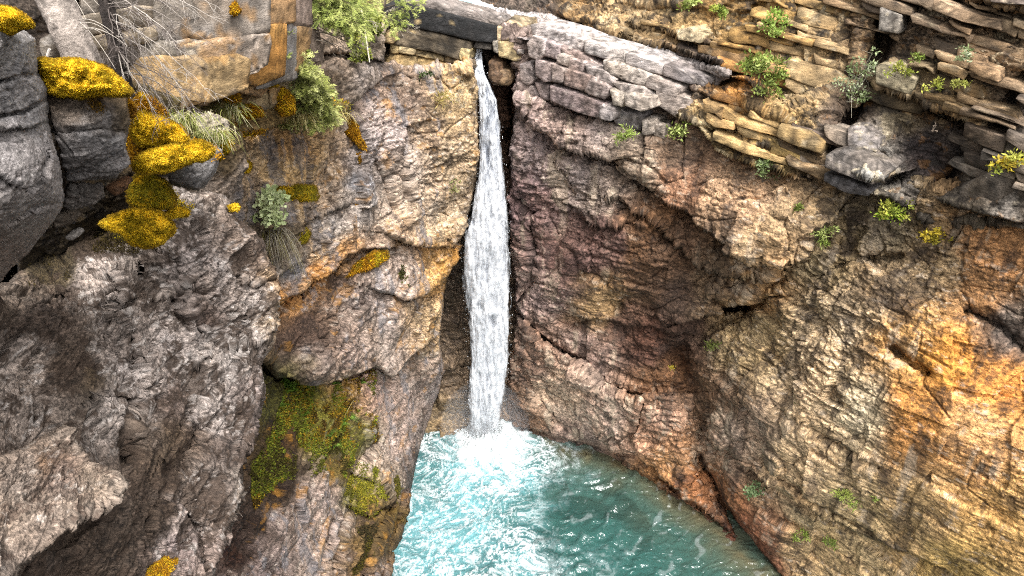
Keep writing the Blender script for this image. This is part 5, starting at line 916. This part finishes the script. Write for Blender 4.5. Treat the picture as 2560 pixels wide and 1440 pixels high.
for lb, x, y, s_ in [('large green fern at the top left of the mossy hollow', 715, 985, .75), ('green fern just right of the largest one in the hollow', 765, 965, .55), ('dark fern lowest on the left side of the hollow', 690, 1020, .5), ('fern under the overhang near the middle of the hollow', 820, 960, .4), ('fern in the centre of the hollow', 745, 1040, .55), ('bright fern at the right side of the hollow beside a dry stalk', 870, 1040, .5), ('bright fern in the middle of the green slope', 835, 1060, .4), ('bright narrow fern hanging below a pale stone', 828, 1112, .4), ('small fern on the left end of the diagonal fern row', 800, 1090, .35), ('small fern at the bottom of the green slope', 800, 1165, .25), ('small fern on the rust moss at upper right of the hollow', 880, 960, .35)]:
    fern(lb, x, y, s_, near_ml, FG)

# ---- shrubs: stems and clumps of leaves
def shrub(label, px, py, w, h, Y, pal, n=420, leaf=9.0, stems=6, clumps=9, tw=('6a6258',), cat='shrub', group='small shrubs on the cliffs', nar=.45, depth=.7, twiggy=0):
    m_ = mpp(py, Y); base = P(px, py + h * .5, Y); root = link('shrub', None, loc=base.tolist()); tag(root, label, cat, group)
    W, H = w * m_, h * m_; up = np.array([0, -.25, .97]); cl = []
    for k in range(clumps):
        a = rng.random() * 6.28; r = math.sqrt(rng.random()); z = rng.uniform(.12, 1.0); rr_ = r * (1 - .45 * abs(z - .45))
        cl.append(np.array([math.cos(a) * rr_ * W * .5, -abs(math.sin(a)) * rr_ * W * .5 * depth - .1 * W, z * H]))
    mb = MB(); tc = lin(tw[0])
    for c_ in cl[:max(stems, 1)]:
        mid = c_ * .55 + rng.normal(size=3) * W * .05; mb.tube([np.zeros(3), mid * .6, mid, c_], max(.004, W * .012), .003, tc * rng.uniform(.8, 1.2), 4)
    for _ in range(twiggy):
        c_ = cl[rng.integers(len(cl))] * rng.uniform(.5, 1.0); e = c_ + rng.normal(size=3) * W * .22; mb.tube([c_ * .4, c_, e], .006, .003, tc * rng.uniform(.8, 1.3), 3)
    mb.build('stem', M_twig, root)
    pc = [lin(x_) for x_ in pal]; mf = MB(); ls = leaf * m_
    sizes = rng.dirichlet(np.ones(clumps) * 2.2)
    for c_, f_ in zip(cl, sizes):
        k = max(4, int(n * f_)); rad = (.10 + .55 * math.sqrt(f_)) * min(W, H) * .7; tint = pc[rng.integers(len(pc))]
        pos = c_ + rng.normal(size=(k, 3)) * rad * np.array([.6, .5, .42])
        for q_ in pos:
            d_ = rng.normal(size=3) + np.array([0, -.3, .5]) + (q_ - c_) / rad * .5; d_ /= np.linalg.norm(d_); nn = rng.normal(size=3) + np.array([0, -.5, .8])
            L = ls * rng.uniform(.7, 1.4); leaf_add(mf, q_, d_, nn, L, L * nar, tint * rng.uniform(.65, 1.4))
    mf.build('foliage', M_leaf, root); return root
G1 = ['74843a', '8c9850', 'a0aa64', '626e30']; GY = ['88903a', '9c9c44', '788434']; YE = ['a8942c', 'b8a23a', '948830']; GG = ['7c8660', '8c9470', '66724a', '98a080']
ry = lambda x, y, d=.35: float(RB.Y(x, y)) - d
uy = lambda x, y, d=.45: float(UR.Y(x, y)) - d
shrub('big fresh green bush growing on the right cliff above the buttress', 1893, 190, 105, 95, uy(1893, 200, .5), G1, 1100, 10, 9, 16)
shrub('grey green twiggy bush hanging in the dark joint of the right cliff', 2125, 190, 80, 130, uy(2125, 190, .5), GG, 420, 9, 10, 16, ('9a9484',), twiggy=40)
shrub('pale green bush high on the right cliff', 1930, 58, 55, 60, uy(1930, 60), ['7c9440', '8ca050', '6a843a'], 420, 9, 5, 9)
shrub('bright green tuft at the top edge of the right cliff', 1722, 8, 50, 36, uy(1722, 10), G1, 260, 9, 4, 7)
shrub('green shrub below the top edge, left of the pale green bush', 1803, 24, 46, 34, uy(1803, 24), G1 + GY, 260, 9, 4, 7)
shrub('low grey green cushion shrub on the pale terrace', 1537, 128, 62, 36, float(TE.Y(1537, 128)) - .5, GG, 420, 8, 6, 10)
shrub('bright green grassy shrub under the stepped blocks', 1567, 334, 64, 40, ry(1567, 334, .5), ['748638', '86964a', '66762e'], 420, 10, 5, 9, nar=.2)
shrub('loose green plant in the recess right of the grassy shrub', 1688, 318, 66, 44, ry(1688, 318, .5), G1, 190, 9, 6, 9)
shrub('grey green shrub under the bedded ledge at right', 1905, 428, 70, 54, ry(1905, 428, .5), ['5c6c3c', '6f7c50', '7c8862'], 380, 8, 6, 9)
shrub('yellow green bush below the dark slab', 2222, 530, 78, 58, ry(2222, 530, .5), GY + ['6e8420'], 640, 9, 7, 11)
shrub('dense green shrub at the tip of the rounded rock tongue', 2056, 584, 56, 48, ry(2056, 590, .5), G1, 420, 9, 5, 8, nar=.25)
shrub('small green shrub above the tip of the rock tongue', 2002, 522, 36, 30, ry(2002, 522, .4), G1, 180, 8, 4, 6)
shrub('yellow autumn shrub on the far right block', 2492, 402, 96, 62, uy(2492, 405, .5), YE + GY, 320, 11, 7, 10)
shrub('yellow leafed plant right of the yellow green bush', 2328, 582, 78, 36, ry(2328, 582, .4), YE, 260, 10, 6, 9)
shrub('yellow green plant on the square block of the upper right cliff', 2238, 172, 54, 40, uy(2238, 175, .7), ['7d8434', '8c8c40'], 220, 8, 4, 7)
shrub('dull grey green plant high on the far right cliff', 2392, 132, 54, 34, uy(2392, 132, .5), GG, 160, 8, 4, 7)
shrub('small yellow green plant at the middle of the upper right cliff', 2325, 215, 44, 28, uy(2325, 215, .5), GY, 130, 8, 4, 6)
shrub('olive tuft on the ragged face below the far right corner', 2400, 205, 50, 26, uy(2400, 205, .5), ['84863c', '8c8c48'], 140, 8, 4, 6)
shrub('small dark green plant above the yellow green bush', 2286, 140, 30, 24, uy(2286, 140, .5), G1, 90, 8, 3, 5)
shrub('fresh green tuft low on the tan slab at right', 2112, 1226, 86, 42, ry(2112, 1226, .2), ['748438', '848e44', '667832'], 460, 9, 6, 10, nar=.2)
shrub('small green tuft just right of the larger tan slab tuft', 2186, 1238, 28, 18, ry(2186, 1238, .2), G1, 90, 8, 3, 5)
shrub('blue green patch of plants beside the groove near the water', 1882, 1214, 58, 32, ry(1882, 1214, .25), ['5c7048', '6a7c54'], 260, 8, 5, 8)
shrub('dull olive tuft under the small cave', 1772, 858, 38, 30, ry(1772, 858, .3), ['6a6c38', '5c6230'], 130, 8, 3, 6)
shrub('small green tuft in the middle of the tan slab', 1992, 1004, 34, 22, ry(1992, 1004, .2), ['5a7030', '68803a'], 130, 8, 3, 5)
shrub('long low green tuft at the lower edge of the tan slab', 1998, 1326, 60, 26, ry(1998, 1326, .2), ['748438', '66782e'], 220, 8, 5, 8, nar=.2)
shrub('flat green tuft near the bottom right of the tan slab', 2066, 1346, 52, 24, ry(2066, 1346, .2), ['6a7c34', '7a8840'], 200, 8, 4, 7, nar=.2)
shrub('tiny yellow plant in the dark corner of the groove', 1678, 914, 14, 12, ry(1678, 914, .3), YE, 50, 6, 2, 4)
shrub('yellow green speck of plant on the pale chip of the slab', 1966, 1102, 16, 12, ry(1966, 1102, .2), GY, 50, 6, 2, 4)
# left
shrub('pale green leafy shrub with grey hanging stems on the left wall', 688, 520, 84, 92, float(ML.Y(688, 520)) - .8, ['c0c898', 'ccd4a8', 'a8b480', '9cac70'], 520, 13, 8, 13, ('7a7468',), nar=.8)
shrub('small dark green plant on the cliff top left of the falls', 1062, 188, 40, 18, float(ML.Y(1062, 188)) - .4, ['2c3c18', '3c4c20'], 120, 7, 3, 6)
shrub('yellowish grass clump under the bleached dead shrub', 1118, 246, 44, 44, float(ML.Y(1118, 246)) - .35, ['8a7c3c', '9c8c50', '7a7434'], 240, 12, 4, 7, nar=.12)
shrub('thin green plant on the wall halfway beside the falls', 1140, 462, 26, 34, float(ML.Y(1140, 462)) - .3, ['7c7c4c', '6a7040'], 70, 8, 3, 5)
shrub('dark leafy strand hanging on the wall below the rust moss strip', 1010, 690, 28, 60, float(ML.Y(1010, 690)) - .35, ['4a4a20', '3c3c1a'], 170, 8, 4, 8)

# ---- grass
def grass(label, px, py, w, L, Y, pal, n=120, hang=.8, group='grass tufts on the left bank'):
    m_ = mpp(py, Y); org = P(px, py, Y); mb = MB(); pc = [lin(x_) for x_ in pal]
    for k in range(n):
        b = np.array([rng.normal() * w * m_ * .3, rng.normal() * w * m_ * .15, rng.normal() * w * m_ * .08]); a = rng.normal() * .9; ll = L * m_ * rng.uniform(.5, 1.15)
        d = np.array([math.sin(a) * .8, -.55 - .3 * rng.random(), .55]); t = np.linspace(0, 1, 5)[:, None]
        pts = b + d * ll * t * .8 + np.array([.12 * rng.normal(), 0, -hang * rng.uniform(.6, 1.2)]) * ll * t ** 2
        s_ = np.cross(d, [0, 0, 1.]); s_ /= np.linalg.norm(s_); wd = .0016 * Y / 3 * (1 - t * .8); v = np.concatenate([pts - s_ * wd, pts + s_ * wd])
        mb.add(v, q=[[i, i + 1, i + 6, i + 5] for i in range(4)], c=pc[rng.integers(len(pc))] * rng.uniform(.7, 1.35))
    o = mb.build('grass_tuft', M_leaf); o.location = org.tolist(); tag(o, label, 'grass', group)
GR = ['6c7434', '8a8a4c', 'a09a68', '566026', 'b0a888']
grass('long green grass hanging below the dead twigs', 470, 290, 90, 95, 8.3, GR, 240)
grass('dry grass hanging at the right end of the mossy mounds', 545, 330, 70, 85, 8.7, GR, 170)
grass('grass tuft hanging from the ledge beside the loose blocks', 575, 268, 60, 80, 11.3, GR, 150)
grass('pale dry grass under the spruce on the ledge', 745, 285, 55, 60, 14.2, ['8a7c4c', 'a09468', '6c6030'], 170)
grass('grey stringy dry grass hanging under the pale leafy shrub', 690, 575, 50, 120, float(ML.Y(690, 575)) - .6, ['7a7264', '8c8474', '5c5448', '6a6238'], 170, 1.2)
grass('dry grass at the right foot of the spruce', 850, 285, 40, 55, 16.0, ['8a7c4c', 'a09468'], 80)

# ---- trees
def wobble_tube(mb, pts, r0, r1, col, n=16, k=40, amp=.08, seed=0):
    pts = np.asarray(pts, float); s_ = np.linspace(0, 1, len(pts)); t = np.linspace(0, 1, k); pp = np.stack([np.interp(t, s_, pts[:, i]) for i in range(3)], 1)
    tan = np.gradient(pp, axis=0); tan /= np.linalg.norm(tan, axis=1)[:, None]; a = np.cross(tan, [.2, 1, .1]); a /= np.linalg.norm(a, axis=1)[:, None]; b = np.cross(tan, a)
    th = np.arange(n) * 2 * math.pi / n; rr = r0 + (r1 - r0) * t
    nz = np.stack([np.cos(th)[None] * 2.5 + 0 * t[:, None], np.sin(th)[None] * 2.5 + 0 * t[:, None], t[:, None] * 9 + 0 * th[None]], -1).astype(F32)
    f = fbm(nz, 4, 800 + seed, .7); R_ = rr[:, None] * (1 + amp * f)
    v = pp[:, None] + R_[..., None] * (np.cos(th)[None, :, None] * a[:, None] + np.sin(th)[None, :, None] * b[:, None])
    i = np.arange(k - 1)[:, None] * n; j = np.arange(n)[None]; q = np.stack([i + j, i + (j + 1) % n, i + n + (j + 1) % n, i + n + j], -1).reshape(-1, 4)
    c = lin(col) * np.clip(1 + .8 * fbm(nz * np.array([1.6, 1.6, 1.2], F32), 3, 810 + seed, .7), .35, 1.9).reshape(-1, 1)
    mb.add(v.reshape(-1, 3), q, c=c)
def arc(p0, p1, sag, k=7, bend=None):
    t = np.linspace(0, 1, k)[:, None]; p0, p1 = np.asarray(p0), np.asarray(p1); L = np.linalg.norm(p1 - p0)
    return p0 * (1 - t) + p1 * t + np.array([0, 0, 1.]) * sag * L * 4 * t * (1 - t) + (0 if bend is None else np.asarray(bend) * L * 4 * t * (1 - t))
def tree_root(name, label, base, group='trees on the left bank'): r = link(name, None, loc=np.asarray(base).tolist()); tag(r, label, 'tree', group); return r
def piece(mb, name, mat, root, smooth=False): return mb.build(name, mat, root, origin=np.array(root.location), smooth=smooth)
# leaning thick trunk
b0 = P(222, 190, 6.3); r = tree_root('tree', 'thick pale grey tree trunk leaning left behind the golden moss cap', b0)
mb = MB(); wobble_tube(mb, [b0, P(175, 80, 6.3), P(118, -40, 6.35), P(60, -160, 6.4)], .155, .135, '8a8078', 22, 90, .07, 1); piece(mb, 'trunk', M_bark, r, True)
mb = MB()
for k in range(9):
    y = rng.uniform(-40, 100); p0 = P(150 + y * .35 + 30, y, 6.2); p1 = p0 + np.array([rng.uniform(.05, .5), -.2, rng.uniform(-.35, .1)]); mb.tube(arc(p0, p1, .1), .005, .0015, lin('9c948a'), 4)
piece(mb, 'branch', M_twig, r)
# thin dark trunk with the fan of dead twigs
b0 = P(313, 240, 6.9); r = tree_root('tree', 'thin dark dead conifer with a fan of bare pale twigs hanging right', b0)
mb = MB(); wobble_tube(mb, [b0, P(295, 130, 6.9), P(268, 20, 6.9), P(240, -120, 6.9)], .085, .065, '38322f', 14, 80, .12, 2); trunk2 = piece(mb, 'trunk', M_bark, r, True)
def dead_bough(p0, p1, sag, r0, col, root, sub=7, depth=1):
    mb = MB(); main = arc(p0, p1, sag, 12, rng.normal(size=3) * .03); main[1:-1] += rng.normal(size=(10, 3)) * .006; mb.tube(main, r0, r0 * .25, col, 4); L = np.linalg.norm(np.asarray(p1) - p0); d = (np.asarray(p1) - p0) / L
    for k in range(sub):
        i = rng.integers(2, 11); a = main[i]; e = a + (d * rng.uniform(.25, .7) + rng.normal(size=3) * .35 + np.array([0, -.1, -.28])) * L * rng.uniform(.18, .42) * (1.2 - i / 14)
        tw = arc(a, e, rng.uniform(-.05, .12), 7, rng.normal(size=3) * .06); mb.tube(tw, r0 * .45, r0 * .16, col * rng.uniform(.85, 1.2), 3)
        for _ in range(4):
            a2 = tw[rng.integers(2, 6)]; e2 = a2 + (d * .4 + rng.normal(size=3) * .5 + np.array([0, 0, -.3])) * L * .1; mb.tube(arc(a2, e2, .05, 4), r0 * .28, r0 * .12, col * rng.uniform(.9, 1.25), 3)
    mb.build('branch', M_twig, root, origin=np.array((root.parent or root).location))
for (x0, y0, x1, y1, sg) in [(270, 10, 540, 120, .1), (272, 20, 520, 190, .12), (280, 50, 540, 250, .12), (285, 70, 470, 260, .1), (290, 90, 500, 300, .14), (292, 100, 420, 250, .08), (296, 130, 470, 340, .12), (300, 150, 400, 330, .08), (280, 40, 430, 170, .12), (268, 0, 480, 40, .1), (262, -20, 560, 60, .1), (300, 160, 545, 330, .16), (305, 180, 560, 390, .18), (290, 110, 380, 260, .06), (275, 30, 330, 150, .1), (300, 140, 260, 160, .1), (288, 90, 235, 140, .1), (270, 20, 290, 110, -.2), (266, -10, 400, 90, .12), (284, 60, 390, 190, .06), (320, -60, 520, 60, .1), (330, -80, 560, 30, .1), (296, 125, 345, 300, .05), (260, -30, 450, 110, .05)]:
    Yb = rng.uniform(6.0, 6.9); dead_bough(P(x0, y0, 6.85), P(x1, y1, Yb), sg, .0055 + .003 * rng.random(), lin(rnd.choice(['8c847c', '9c948c', '746c66', '544c48'])), trunk2)
# conifers
def needles(mb, a, d, L, col, nl, k=10, spread=1.0):
    """a twig of needles lying in a flat spray"""
    s_ = np.cross(d, [0.1, -.35, .93]); s_ /= np.linalg.norm(s_) + 1e-9
    t = np.linspace(.05, 1, k); c0 = a + d * (L * t)[:, None] - np.array([0, 0, .18 * L]) * (t ** 2)[:, None]
    for sg in (-1, 1):
        dd = s_ * sg * .75 * spread + d * .65 + rng.normal(size=(k, 3)) * .18; dd /= np.linalg.norm(dd, axis=1)[:, None]; ll = nl * rng.uniform(.7, 1.2, k)[:, None]; w_ = np.cross(dd, [0, -.5, .85]); w_ /= np.linalg.norm(w_, axis=1)[:, None]
        v = np.stack([c0 - w_ * ll * .16, c0 + w_ * ll * .16, c0 + dd * ll], 1).reshape(-1, 3); cc = np.repeat(col * rng.uniform(.7, 1.4, k)[:, None], 3, 0); mb.add(v, t=np.arange(3 * k).reshape(-1, 3), c=cc)
def live_bough(mbw, mbn, p0, p1, pal, sag=.08, nl=.05, tw=10, twl=.3, wood='5c5044', r0=.012):
    main = arc(p0, p1, sag, 9, rng.normal(size=3) * .03); mbw.tube(main, r0, .003, lin(wood), 4); L = np.linalg.norm(np.asarray(p1) - p0); d = (np.asarray(p1) - p0) / L; sd_ = np.cross(d, [0.1, -.3, 1.]); sd_ /= np.linalg.norm(sd_); pc = [lin(x_) for x_ in pal]
    for k in range(tw):
        t = .2 + .8 * (k + rng.random()) / tw; i = t * 8; i0 = min(7, int(i)); a = main[i0] * (1 - i + i0) + main[i0 + 1] * (i - i0); sg = 1 if k % 2 else -1
        dd = d * .75 + sd_ * sg * .7 + rng.normal(size=3) * .2 + np.array([0, 0, -.12]); dd /= np.linalg.norm(dd); ll = twl * L * (1.15 - .7 * t) * rng.uniform(.7, 1.2); col = pc[rng.integers(len(pc))]
        mbw.tube([a, a + dd * ll * .6], .004, .002, lin(wood), 3); needles(mbn, a, dd, ll, col, nl, max(5, int(ll / nl * 2.6)))
        for _ in range(2):
            a2 = a + dd * ll * rng.uniform(.3, .7); d2 = dd + rng.normal(size=3) * .5; d2 /= np.linalg.norm(d2); needles(mbn, a2, d2, ll * .5, col * 1.15, nl, max(4, int(ll * .5 / nl * 2.4)))
    needles(mbn, main[-2], d, L * .14, pc[0] * 1.2, nl, 6)
SPR = ['70763a', '828646', '929458', '5e642e', 'a0a268']
b0 = P(800, 292, 15.2); r = tree_root('spruce', 'bushy light green young spruce leaning over the ledge', b0); mbw, mbn = MB(), MB()
mbt = MB(); wobble_tube(mbt, [b0, P(775, 220, 14.4), P(740, 140, 13.6), P(735, 122, 13.4)], .06, .015, '5a4e42', 10, 30, .1, 3); piece(mbt, 'trunk', M_bark, r, True)
for k in range(90):
    t = rng.random(); y = 292 - 165 * t; x = 784 - 62 * t; p0 = P(x, y, 15.1 - 1.6 * t)
    a = rng.uniform(-.4, 1.0) * math.pi; wd = (80 - 22 * t) * rng.uniform(.55, 1.15); m_ = mpp(y, 15.5)
    dx_ = math.cos(a) * wd * (1.0 if math.cos(a) > 0 else 1.05); p1 = p0 + np.array([dx_ * m_, -abs(math.sin(a)) * wd * m_ - .05, (-.05 - .3 * rng.random()) * wd * m_])
    live_bough(mbw, mbn, p0, p1, SPR, .1, .055, 8, .5)
piece(mbw, 'branch', M_twig, r); piece(mbn, 'crown', M_leaf, r)
b0 = P(795, 150, 18.2); r = tree_root('spruce', 'tall grey spruce trunk with dead lower branches and green top boughs', b0); mbt = MB(); wobble_tube(mbt, [b0, P(778, 60, 18.2), P(762, -20, 18.2), P(730, -260, 18.3)], .17, .13, '6a5e54', 14, 60, .1, 4); trunk2 = piece(mbt, 'trunk', M_bark, r, True)
for (x0, y0, x1, y1) in [(785, 40, 930, 90), (788, 60, 900, 120), (790, 80, 940, 130), (780, 30, 880, 100), (790, 90, 860, 130), (785, 50, 950, 60), (775, 20, 860, 70), (778, 60, 700, 110), (770, 30, 690, 70), (785, 70, 720, 130), (790, 100, 900, 140), (782, 40, 840, 110), (790, 70, 960, 140), (765, 10, 700, 40), (780, 80, 735, 115)]:
    dead_bough(P(x0, y0, 18.0), P(x1, y1, 17.6 + rng.random()), .04, .016, lin(rnd.choice(['7a7064', '948a7e', '5c5248'])), trunk2, 6)
mbw, mbn = MB(), MB(); TOP = ['6a7436', '7c8442', '8c9250', '5a642c', '989c5c']
for k in range(62):
    y0 = rng.uniform(-90, 40); x0 = 762 + y0 * .3; sgn = 1 if rng.random() < .72 else -1; wd = rng.uniform(60, 190) * (1 if sgn > 0 else .55); m_ = mpp(10, 18)
    p0 = P(x0, y0, 18.0); p1 = p0 + np.array([sgn * wd * m_, rng.uniform(-.9, .5), -rng.uniform(.15, .5) * wd * m_]); live_bough(mbw, mbn, p0, p1, TOP, .06, .06, 10, .34)
piece(mbw, 'branch', M_twig, r); piece(mbn, 'crown', M_leaf, r)
b0 = P(948, 60, 22.6); r = tree_root('spruce', 'small sparse spruce with green sprays in front of the stone bridge', b0); mbt, mbw, mbn = MB(), MB(), MB(); wobble_tube(mbt, [b0, P(960, 20, 22.4), P(975, -60, 22.4)], .05, .02, '5c5248', 8, 20, .1, 5); piece(mbt, 'trunk', M_bark, r, True)
for (x0, y0, x1, y1) in [(955, 40, 1045, 28), (955, 45, 1020, 60), (956, 35, 1000, 75), (960, 20, 1060, 10), (962, 10, 1040, 0), (958, 30, 985, 90), (952, 50, 920, 80), (956, 30, 910, 50), (962, 8, 920, 20), (958, 40, 1010, 40)]:
    live_bough(mbw, mbn, P(x0, y0, 22.4), P(x1, y1, 22.0 - rng.random() * .4), TOP, .05, .07, 9, .35)
piece(mbw, 'branch', M_twig, r); piece(mbn, 'crown', M_leaf, r)
for (x0, y0, x1, y1) in [(956, 40, 1000, 20), (956, 50, 1030, 85), (952, 50, 1050, 70)]: dead_bough(P(x0, y0, 22.4), P(x1, y1, 22.0), .04, .014, lin('a89e90'), r, 7)
b0 = P(690, 190, 13.0); r = tree_root('fir_sapling', 'slender fir sapling with two flat green sprays before the orange panel', b0); mbt, mbw, mbn = MB(), MB(), MB(); wobble_tube(mbt, [b0, P(672, 120, 13.0), P(660, 60, 13.0)], .02, .008, '6a6054', 6, 14, .1, 6); piece(mbt, 'trunk', M_bark, r, True)
for (x0, y0, x1, y1) in [(676, 140, 730, 80), (668, 100, 645, 68), (672, 120, 700, 100), (666, 90, 690, 66), (680, 150, 650, 120), (682, 160, 720, 140)]: live_bough(mbw, mbn, P(x0, y0, 13.0), P(x1, y1, 12.7), TOP, .05, .05, 8, .3)
piece(mbw, 'branch', M_twig, r); piece(mbn, 'crown', M_leaf, r)
for lb, x, y, w_, h_, Y_ in [('leafy yellow green bush on the slope at the top centre left', 905, 40, 110, 70, 21.5), ('sunny green bush below the top centre bush', 900, 95, 70, 55, 20.8), ('green bush at the left of the stone bridge', 930, 70, 50, 70, 22.0), ('dark green bush at the top edge above the spruce', 850, 10, 110, 50, 21.0), ('small green plant under the dead branches near the bridge', 905, 140, 50, 30, 20.3)]:
    shrub(lb, x, y, w_, h_, Y_, ['6c7430', '848a3e', '949648', '5a6428'], 620, 10, 6, 12, group='bushes on the upper left slope', cat='bush')
# bleached dead shrubs and fallen sticks
def dead_shrub(label, px, py, Y, w_, h_, n, col='b0a48c'):
    org = P(px, py, Y); r_ = link('dead_shrub', None, loc=org.tolist()); tag(r_, label, 'dead shrub', 'dead shrubs'); m_ = mpp(py, Y)
    for k in range(n):
        e = org + np.array([rng.normal() * w_ * m_ * .4, -abs(rng.normal()) * .2, rng.uniform(.2, 1) * h_ * m_]); dead_bough(org, e, .05, .010, lin(col) * rng.uniform(.8, 1.2), r_, 4)
dead_shrub('bleached dead shrub on the cliff edge left of the falls', 1140, 255, 24.0, 60, 90, 11)
dead_shrub('small bleached branch tangle lower on the cliff edge beside the falls', 1160, 270, 24.1, 40, 50, 6)
dead_shrub('bare twig hanging in the dark slab of the right cliff', 2330, 330, float(UR.Y(2330, 330)) - .5, 30, 30, 3, 'a89888')
mb = MB(); mb.tube(arc(P(903, 20, 20.2), P(924, 155, 20.0), .02, 8), .03, .02, lin('c8bca8'), 6); o = mb.build('dead_stick', M_twig); tag(o, 'pale bare stick standing beside the green bush near the bridge', 'stick', 'fallen sticks')
mb = MB(); mb.tube(arc(P(116, 146, 6.0), P(124, 122, 6.0), 0, 4), .012, .012, lin('d8d0c8'), 6); o = mb.build('dead_stick', M_twig); tag(o, 'short white stick stub beside the left moss cap', 'stick', 'fallen sticks')
mb = MB(); mb.tube(arc(P(860, 1045, 18.2), P(885, 1000, 18.4), .05, 6), .012, .006, lin('a89868'), 4); o = mb.build('dead_stick', M_twig); tag(o, 'dry stalk in the mossy hollow beside the bright fern', 'stick', 'fallen sticks')
